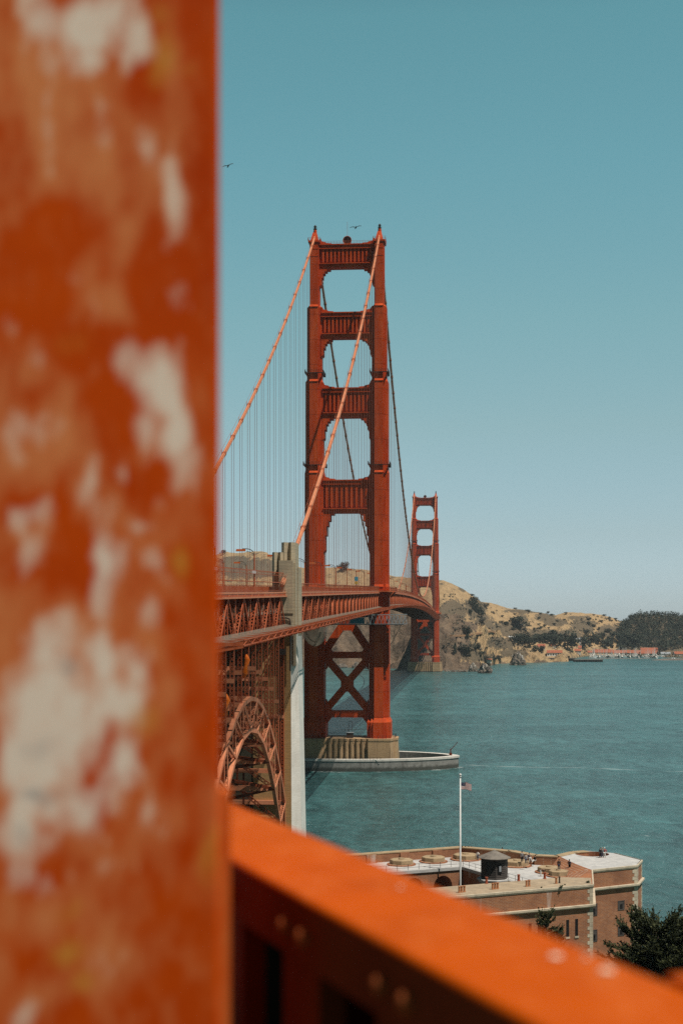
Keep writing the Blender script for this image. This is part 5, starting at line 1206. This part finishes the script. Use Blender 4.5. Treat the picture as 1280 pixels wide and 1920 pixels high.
house(954, 967, 1200, 1194, 1192.5, 'white flat building alone on the hillside left of the trees', roof='whitewall', wall='whitewall', win=3); house(1080, 1090, 1207, 1198, 1196, 'tall pale house on the slope among dark trees', roof='galv', wall='whitewall', win=2); house(1239, 1256, 1229, 1225.5, 1222.5, 'pale shed at the right end of the quay', wall='whitewall', roof='galv'); house(1264, 1290, 1229, 1226, 1221.5, 'brownish roofed shed at the right edge of the quay')
house(901, 921, 1238.5, 1236.8, 1235.2, 'low orange brown hut on the beach below the headland')
M['wharfwood'] = simple('wharf_timber', (.22, .19, .16), (.15, .13, .11), .5)
def jetty(name, label, px0, px1, yt, yw, dep, piles, cat):
    a, b = at(px0, yw, 0), at(px1, yw, 0); L = (b - a).length; t = thing(name, label, cat, a, math.atan2(b.y - a.y, b.x - a.x)); zt_ = (yw - yt) * a.y / F
    mb = MB(); mb.box(0, L, 0, dep, zt_ - 1.2, zt_); mb.build('deck', M['wharfwood'], t); mb = MB(); mb.box(.4, L - .4, 1.6, dep - 1, -1, zt_ - 1.25); mb.build('under_deck_shade', M['shadowbox'], t)  # dark block added as the shade beneath the wharf deck
    for k in range(piles): mb = MB(); x = L * (k + .5) / piles; mb.tube([(x, .6, -2), (x, .6, zt_ - 1.2)], .55, 6); mb.build('pile', M['darksteel'], t)
jetty('wharf', 'long grey timber wharf on dark piles below the white shed', 1028, 1078, 1233.5, 1239, 14, 14, 'wharf'); jetty('wharf', 'low dark wharf head reaching out at the end of the timber wharf', 1076, 1130, 1236.3, 1241, 16, 12, 'wharf')
def mound(name, label, px0, px1, y, h):
    a, b = at(px0, y, 0), at(px1, y, 0); mb = MB(); n = 60
    for k in range(n + 1):
        p = a.lerp(b, k / n); e = min(1, 4 * min(k, n - k) / n + .15); hh = h * e * (1 + .3 * fb(Vector((k * .7, 1, 0))))
        mb.v += [(p.x, p.y - 3, -1), (p.x, p.y + 1, hh), (p.x, p.y + 4, hh * .9), (p.x, p.y + 9, -1)]
    mb.f = [(4 * k + j, 4 * k + 4 + j, 4 * k + 5 + j, 4 * k + 1 + j) for k in range(n) for j in range(3)]; mb.m = [0] * len(mb.f); tag(mb.build(name, M['rubble']), label, 'breakwater')
M['rubble'] = simple('rubble_stone', (.19, .165, .14), (.10, .09, .08), .3, .95)
mound('breakwater', 'low rubble breakwater in front of the moored boats', 1100, 1226, 1235.2, .8); mound('breakwater', 'rubble breakwater at the right edge below the sailing boat', 1221, 1330, 1238.0, 3.0)
bt = thing('moored_boat', 'small white boat moored in the crowded rows off the quay', 'boat', (0, 0, 0), group='boats moored off the quay')
mb = MB(); prof = [(-4.6, 1.15), (-2, 1.45), (1, 1.35), (3.2, .85), (4.6, .05)]; st = []
for x, w in prof: st += [(x, -w, 1.3 + .12 * max(0, x) / 2), (x, -w * .7, -.2), (x, w * .7, -.2), (x, w, 1.3 + .12 * max(0, x) / 2)]
mb.v = st; mb.f = [(4 * k + j, 4 * k + 4 + j, 4 * k + 5 + j, 4 * k + 1 + j) for k in range(4) for j in range(3)] + [(4 * k + 3, 4 * k + 7, 4 * k + 4, 4 * k) for k in range(4)] + [(0, 1, 2, 3)]; mb.m = [0] * len(mb.f); mb.build('hull', M['white'], bt)
mb = MB(); mb.prism([(-2.5, -.95), (1.2, -.8), (1.2, .8), (-2.5, .95)], 1.4, 2.6, [(-2.4, -.8), (.5, -.65), (.5, .65), (-2.4, .8)]); mb.build('cabin', M['cream'], bt)
mb = MB(); mb.box(-2.3, .6, -.92, .92, 1.8, 2.25); mb.build('window', M['shadowbox'], bt)
mb = MB(); mb.tube([(.3, 0, 1.2), (.3, 0, 10)], [.16, .10], 5); mb.build('mast', M['white'], bt)
first = True
for k in range(95):
    o = bt if first else dup(bt); first = False; p = at(random.uniform(1104, 1238), random.uniform(1229.0, 1234.4), 0)
    o.location = p; o.rotation_euler = (0, 0, random.uniform(0, 6.28)); s_ = random.uniform(1.0, 1.8); o.scale = (s_,) * 3
sb = thing('sailing_boat', 'white sailing boat with a bare mast at the right of the harbour', 'boat', at(1262, 1236.0, 0), .2)
mb = MB(); mb.v = [(x * 1.9, y * 1.5, z) for x, y, z in st]; mb.f = [(4 * k + j, 4 * k + 4 + j, 4 * k + 5 + j, 4 * k + 1 + j) for k in range(4) for j in range(3)] + [(4 * k + 3, 4 * k + 7, 4 * k + 4, 4 * k) for k in range(4)] + [(0, 1, 2, 3)]; mb.m = [0] * len(mb.f); mb.build('hull', M['white'], sb)
mb = MB(); mb.prism([(-3.5, -1.1), (2, -.9), (2, .9), (-3.5, 1.1)], 1.4, 2.5); mb.build('cabin', M['white'], sb)
mb = MB(); mb.tube([(.5, 0, 1), (.5, 0, 18)], [.25, .16], 6); mb.bar((.5, 0, 3.6), (-5.5, 0, 3.4), .3); mb.build('mast', M['white'], sb)

# ------------------------------------------------------------------ gulls
M['gull'] = simple('gull_feather', (.045, .042, .04), (.09, .085, .08), 6)
def gull(label, px, py, Y, half, bank, yaw, up):
    mb = MB(); mb.tube([(0, -.30, .0), (0, -.22, .01), (0, -.05, .0), (0, .15, 0), (0, .33, .01)], [.015, .05, .075, .05, .01], 8); mb.bar((0, .25, .01), (0, .42, .01), .14, .02)
    for s_ in (-1, 1):
        P = [(0, 0, .03), (.5, -.05, up), (.85, .06, up * 1.05), (1.0, .16, up * .8)]; C = [.20, .19, .12, .02]
        for i in range(3):
            a, b = P[i], P[i + 1]; k = half
            for dz in (-.012, .012): mb.quad((s_ * a[0] * k, a[1] * k - C[i] * .5 * k, a[2] * k + dz), (s_ * b[0] * k, b[1] * k - C[i + 1] * .5 * k, b[2] * k + dz), (s_ * b[0] * k, b[1] * k + C[i + 1] * .6 * k, b[2] * k + dz), (s_ * a[0] * k, a[1] * k + C[i] * .6 * k, a[2] * k + dz))
            for e in (-.5, .6): mb.quad(*[(s_ * q[0] * k, q[1] * k + c * e * k, q[2] * k + dz) for q, c, dz in ((a, C[i], -.012), (b, C[i + 1], -.012), (b, C[i + 1], .012), (a, C[i], .012))])
    o = mb.build('gull', M['gull']); o.location = atd(px, py, Y); o.rotation_euler = (R(-6), -bank, yaw); tag(o, label, 'bird')
gull('gull gliding in the open sky right of the rusty post', 428, 311, 150, .62, R(20), .25, .16); gull('gull gliding just above the top of the near tower', 667, 426.5, 160, .66, R(11), .2, .17)

# ------------------------------------------------------------------ thin sea haze
m = bpy.data.materials.new('haze'); m.use_nodes = True; nt = m.node_tree; nt.nodes.clear()
ho = nt.nodes.new('ShaderNodeOutputMaterial'); hv = nt.nodes.new('ShaderNodeVolumePrincipled'); nt.links.new(hv.outputs[0], ho.inputs['Volume'])
hv.inputs['Density'].default_value = 3.0e-5; hv.inputs['Color'].default_value = (.80, .93, 1, 1); hv.inputs['Anisotropy'].default_value = 0.0
mb = MB(); mb.box(-9500, 9500, -400, 10000, -5.5, 320); tag(mb.build('haze', m), 'thin pale sea haze', 'haze', kind='stuff')
# ------------------------------------------------------------------ foreground post and railing
def paint_mat(name, ca, cb, rough=.45, wear=None, scuff=None):
    m, nt, b = nodes(name); b.inputs['Specular IOR Level'].default_value = .05; b.inputs['Roughness'].default_value = rough
    g = nn(nt, 'ShaderNodeNewGeometry').outputs['Position']; t = noise_tex(nt, 9, 5, .6, vec=g); c = mixc(nt, ramp(nt, t.outputs['Fac'], [(.35, (0, 0, 0)), (.7, (1, 1, 1))]).outputs[0], ca, cb)
    if scuff:
        s1 = noise_tex(nt, 22, 7, .75, vec=g, map_scale=(1, .4, 1)); c = mixc(nt, ramp(nt, s1.outputs['Fac'], [(.5, (0, 0, 0)), (.8, (.7, .7, .7))]).outputs[0], c, scuff)
        s2 = noise_tex(nt, 7, 6, .7, vec=g); c = mixc(nt, ramp(nt, s2.outputs['Fac'], [(.52, (0, 0, 0)), (.75, (.55, .55, .55))]).outputs[0], c, tuple(x * .6 for x in ca))
    if wear:
        a = nn(nt, 'ShaderNodeAttribute', attribute_name='wear'); sp = nn(nt, 'ShaderNodeSeparateColor'); nt.links.new(a.outputs['Color'], sp.inputs[0])
        fine = noise_tex(nt, 80, 5, .75, vec=g, map_scale=(1, 1, .5)); fz = math_(nt, 'MULTIPLY', math_(nt, 'SUBTRACT', fine.outputs['Fac'], .5), .9)
        st = lambda src, lo, hi, am=1.: ramp(nt, math_(nt, 'ADD', src, fz), [(lo, (0, 0, 0)), (hi, (am, am, am))]).outputs[0]
        c = mixc(nt, st(sp.outputs[0], .0, 1.0, .97), c, wear[0])
        c = mixc(nt, st(sp.outputs[1], .28, 1.08), c, wear[1])
        c = mixc(nt, st(a.outputs['Alpha'], .2, .9, .8), c, wear[2])
        c = mixc(nt, st(sp.outputs[2], .15, .9, .85), c, wear[3])
    nt.links.new(c, b.inputs['Base Color']); return m
M['postpaint'] = paint_mat('peeling_orange_paint', (.56, .068, .002), (.45, .043, .002), .7, wear=((.68, .23, .080), (.82, .68, .55), (.42, .37, .33), (.60, .25, .035)))
M['railpaint'] = paint_mat('glossy_orange_paint', (.47, .073, .0005), (.41, .062, .0005), .6, scuff=(.60, .15, .03))
M['railside'] = paint_mat('shade_side_orange_paint', (.15, .034, .012), (.11, .024, .010), .7)  # rail orange darkened, shade of the turned-away side put into the colour
M['rivet'] = paint_mat('rivet_paint', (.34, .09, .028), (.24, .06, .02), .5)
M['shade_black'] = simple('shade_black_steel', (.010, .008, .007), (.016, .012, .010), 5, rough=1.0); M['shade_black'].node_tree.nodes['Principled BSDF'].inputs['Specular IOR Level'].default_value = 0  # near-black colour stands in for deep shade in the rail gaps
M['chip'] = simple('bare_primer', (.70, .56, .42), (.6, .47, .34), 30)

M['bracketpaint'] = paint_mat('worn_bracket_paint', (.46, .060, .004), (.52, .16, .04), .7)
PY = 1.05
post = thing('weathered_post', 'big orange post with peeling blotchy paint close at the left', 'post', (-.2, PY, 57.6)); po = Vector((-.2, PY, 57.6))
def pw(px, py, Y=PY): return ((px - 640) * Y / F, EYE - (py - HZ) * Y / F)
MID = [(100, 150, 190, 190, .9), (200, 300, 130, 140, .9), (60, 330, 110, 100, .7), (230, 450, 65, 95, .85), (220, 560, 48, 65, 1.), (330, 350, 36, 105, .8), (270, 260, 45, 85, .9), (320, 170, 30, 60, .5), (50, 660, 65, 85, .8), (130, 740, 80, 60, .6), (90, 830, 125, 120, .85), (180, 930, 85, 105, .8), (60, 1000, 85, 95, .8), (290, 700, 60, 70, .7), (300, 800, 95, 95, .9), (370, 880, 50, 65, .9), (390, 760, 20, 60, .7), (378, 530, 22, 75, .6),
       (100, 1250, 195, 220, .9), (270, 1200, 52, 72, .75), (310, 1280, 50, 72, .65), (200, 1100, 60, 50, .7), (280, 1020, 50, 80, .7), (100, 1500, 165, 120, .8), (390, 1560, 28, 115, .95), (90, 1700, 115, 62, .55), (190, 1760, 70, 80, .6), (40, 1860, 62, 62, .8), (180, 1880, 52, 52, .65), (235, 1520, 30, 26, .6), (330, 1520, 30, 40, .45), (340, 1800, 30, 30, .3), (-60, 900, 90, 900, .7), (370, 980, 30, 60, .5), (120, 600, 60, 40, .5)]
DARK = [(90, 430, 42, 52, .9), (25, 560, 60, 60, .9), (112, 530, 32, 85, .8), (310, 545, 70, 85, .9), (215, 650, 100, 50, .9), (200, 760, 40, 80, .8), (270, 165, 26, 42, .9), (130, 1060, 72, 62, 1.), (245, 760, 30, 60, .8), (185, 1490, 26, 62, 1.), (190, 1400, 20, 40, .6), (265, 900, 40, 60, .8), (120, 960, 30, 40, .6), (40, 940, 40, 30, .6)]
WEAR = [(85, 25, 45, 60, .9), (180, 40, 85, 75, .95), (160, 115, 65, 32, .75), (240, 85, 42, 62, .85), (195, 225, 32, 52, .5), (270, 268, 30, 62, .62), (337, 370, 24, 75, .68), (20, 280, 20, 32, .5), (300, 720, 52, 60, .95), (322, 800, 52, 62, 1.05), (250, 800, 30, 32, .55), (357, 865, 42, 62, .75), (215, 880, 26, 26, .55), (180, 930, 32, 62, .58), (60, 790, 42, 62, .55), (30, 1050, 28, 45, .6), (50, 960, 62, 32, .65),
        (190, 1080, 26, 72, .78), (285, 1045, 26, 26, .75), (265, 995, 22, 16, .55), (90, 1230, 62, 72, .95), (100, 1360, 85, 135, 1.15), (190, 1230, 32, 42, .85), (212, 1330, 42, 42, .95), (225, 1450, 26, 48, 1.0), (60, 1420, 65, 85, 1.05), (120, 1520, 95, 42, .9), (60, 1560, 75, 52, .85), (75, 1640, 42, 32, .75), (275, 1150, 26, 32, .5), (240, 1250, 32, 62, .6), (40, 1890, 42, 42, .65), (396, 1600, 13, 62, .65), (70, 640, 40, 40, .4)]
GREY = [(130, 1250, 24, 24, .9), (100, 1490, 65, 16, .7), (70, 1570, 35, 24, .6), (90, 1400, 50, 30, .35)]
YEL = [(300, 130, 24, 52, 1.), (295, 45, 26, 26, .6), (345, 135, 16, 20, .4), (340, 1040, 24, 26, 1.), (270, 1360, 38, 38, .6), (396, 1600, 22, 52, .9), (115, 1790, 32, 26, .9), (140, 1850, 28, 22, .8), (150, 640, 40, 30, .4), (120, 1715, 28, 22, .5)]
x0, x1 = -.40, pw(411, 0)[0]; z0, z1 = 57.6, 61.6; NXP, NZP = 110, 640; mb = MB(); colr = []
def gsum(lst, px, py, q):
    s_ = 0
    for a, b, w, h, am in lst:
        d = ((px - a) / w) ** 2 + ((py - b) / h) ** 2
        if d < 4: s_ = max(s_, am * math.exp(-d * .8))
    return s_
def front(i, j): return (x0 + (x1 - x0) * i / NXP, z0 + (z1 - z0) * j / NZP)
vs = []
for i in range(NXP + 1):
    for j in range(NZP + 1):
        x, z = front(i, j); e = max(0, (x - (x1 - .004)) / .004); dy = .002 * (1 - math.sqrt(max(0, 1 - e * e)))
        vs.append((x, PY + dy, z)); px = 640 + x * F / PY; py = HZ - (z - EYE) * F / PY; q = Vector((x * 15, z * 9, 1.7)); n1 = fb(q, 5); n2 = fb(q * 2.6 + Vector((4, 1, 0)), 5)
        px2, py2 = px + 28 * fb(q * 1.5 + Vector((7, 0, 3)), 4), py + 28 * fb(q * 1.5 + Vector((0, 8, 3)), 4)
        inside = 0 < py < 1920 and -20 < px; edge = 1 - sst(335, 385, px)
        n3 = fb(Vector((x * 70, z * 30, 5.)), 4); out = not (-40 < py < 1960)
        mid = (gsum(MID, px2, py2, q) if not out else .5 + .6 * n1) - gsum(DARK, px2, py2, q) + .48 * n2 + .30 * n3
        wh = (gsum(WEAR, px2, py2, q) if not out else .3 + .8 * n1) + .42 * n2 + .26 * n3 - .6 * gsum(GREY, px2, py2, q) * 0; k_ = .35 + .65 * edge
        colr += [max(0, min(1, mid)) * k_, max(0, min(1, wh)) * (.5 + .5 * edge), max(0, min(1, gsum(YEL, px2, py2, q) * (.85 + .6 * n1))), max(0, min(1, gsum(GREY, px2, py2, q) * (.8 + n2)))]
b0 = len(vs); D_ = .26
for (x, y) in ((x1 - .040, PY + D_), (x0, PY + D_)):
    for z in (z0, z1): vs.append((x, y, z)); colr += [.2, 0, 0, 0]
fs = [(i * (NZP + 1) + j, (i + 1) * (NZP + 1) + j, (i + 1) * (NZP + 1) + j + 1, i * (NZP + 1) + j + 1) for i in range(NXP) for j in range(NZP)]
fs += [(b0, b0 + 1, *[NXP * (NZP + 1) + j for j in range(NZP, -1, -1)]), (b0 + 2, b0 + 3, b0 + 1, b0), (b0 + 3, b0 + 2, *[j for j in range(0, NZP + 1)])]
me = bpy.data.meshes.new('shaft'); me.from_pydata([(a - po.x, b - po.y, c - po.z) for a, b, c in vs], [], fs); me.materials.append(M['postpaint']); ca = me.color_attributes.new('wear', 'FLOAT_COLOR', 'POINT'); ca.data.foreach_set('color', colr)
o = bpy.data.objects.new('shaft', me); COL.objects.link(o); o.parent = post
mb = MB(); mb.prism([(x1 - .06, PY + .006), (pw(428, 0)[0], PY + .02), (pw(428, 0)[0] - .002, PY + .05), (x1 - .06, PY + .05)], 57.6, pw(0, 1490)[1]); mb.build('rail_bracket', M['bracketpaint'], post, off=po)

ra = Vector((-.337, .941, 0)).normalized(); rn = Vector((.941, .337, 0)).normalized()
rail = thing('handrail_fence', 'thick glossy orange handrail with riveted side sloping across the foreground', 'railing', (rn * .4 + ra * .9) + Vector((0, 0, 57.6)), math.atan2(-rn.x * 0 + rn.y, rn.x))
ro = Vector(rail.location); c_, s_2 = rn.x, rn.y
def rl(o_, t, z): return (o_ - .4, t - .9, z - 57.6)      # local: x across, y along
def rbox(mb, o0, o1, t0, t1, z0, z1): mb.box(o0 - .4, o1 - .4, t0 - .9, t1 - .9, z0 - 57.6, z1 - 57.6)
ZT = 60.0; mb = MB(); sec = []
for k in range(7): a = math.pi / 2 * k / 6; sec.append((.346 + .005 - .005 * math.cos(a), ZT - .005 + .005 * math.sin(a)))
sec += [(.40, ZT + .0012)]
for k in range(7): a = math.pi / 2 * (1 - k / 6); sec.append((.460 - .010 + .010 * math.cos(a), ZT - .012 + .012 * math.sin(a)))
sec += [(.460, ZT - .04), (.352, ZT - .04), (.352, ZT - .0052)]
n = len(sec); TS = (-.4, 1.85)
for t in TS: mb.v += [rl(o_, t, z) for o_, z in sec]
mb.f = [(i, (i + 1) % n, n + (i + 1) % n, n + i) for i in range(n)] + [tuple(range(n))[::-1], tuple(range(n, 2 * n))]; mb.m = [0] * len(mb.f)
cap = mb.build('top_rail', M['railpaint'], rail)
mb = MB(); rbox(mb, .3465, .3515, -.4, 1.70, ZT - .050, ZT - .0053); mb.build('side_plate', M['railside'], rail)
for k in range(8):
    t0 = 1.025 - .2 * (k - 1); mb = MB(); rbox(mb, .350, .37, t0, t0 + .085, 58.4, ZT - .03); mb.build('baluster', M['railside'], rail)
mb = MB(); rbox(mb, .435, .450, -.4, 1.72, 58.2, ZT - .02); rbox(mb, .35, .45, -.4, 1.72, 58.15, 58.3); rbox(mb, .352, .448, 1.64, 1.69, 58.2, ZT - .03); mb.build('gap_shade_plate', M['shade_black'], rail)  # dark plates added behind the balusters as the shade in the gaps
mb = MB(); rbox(mb, .30, .46, -.4, 1.72, 57.55, 58.16); mb.build('kerb', M['shade_black'], rail)
for k in range(6):
    for dt in (.02, .064):
        t = 1.025 - .2 * (k - 1) + dt; mb = MB(); mb.ball(rl(.3455, t, ZT - .029), .0078, 12, 8, (.9, 1, 1)); mb.build('rivet', M['rivet'], rail, smooth=True)
def on_top(px, py): p = at(px, py, ZT); d = p; return p.dot(rn), p.dot(ra)
for px, py, r in ((1041, 1797, .0042), (1136, 1824, .0048), (1098, 1800, .0022), (750, 1668, .002)):
    o_, t = on_top(px, py); mb = MB(); mb.lathe([(r, 0), (r * .8, .0009)], 9, rl(o_, t, ZT + .0012)); mb.build('paint_chip', M['chip'], cap)
o_, t = on_top(1266, 1842); mb = MB(); rbox(mb, o_ - .004, o_ + .03, t - .06, t + .002, ZT - .02, ZT + .004); mb.build('clamp', M['railpaint'], rail)
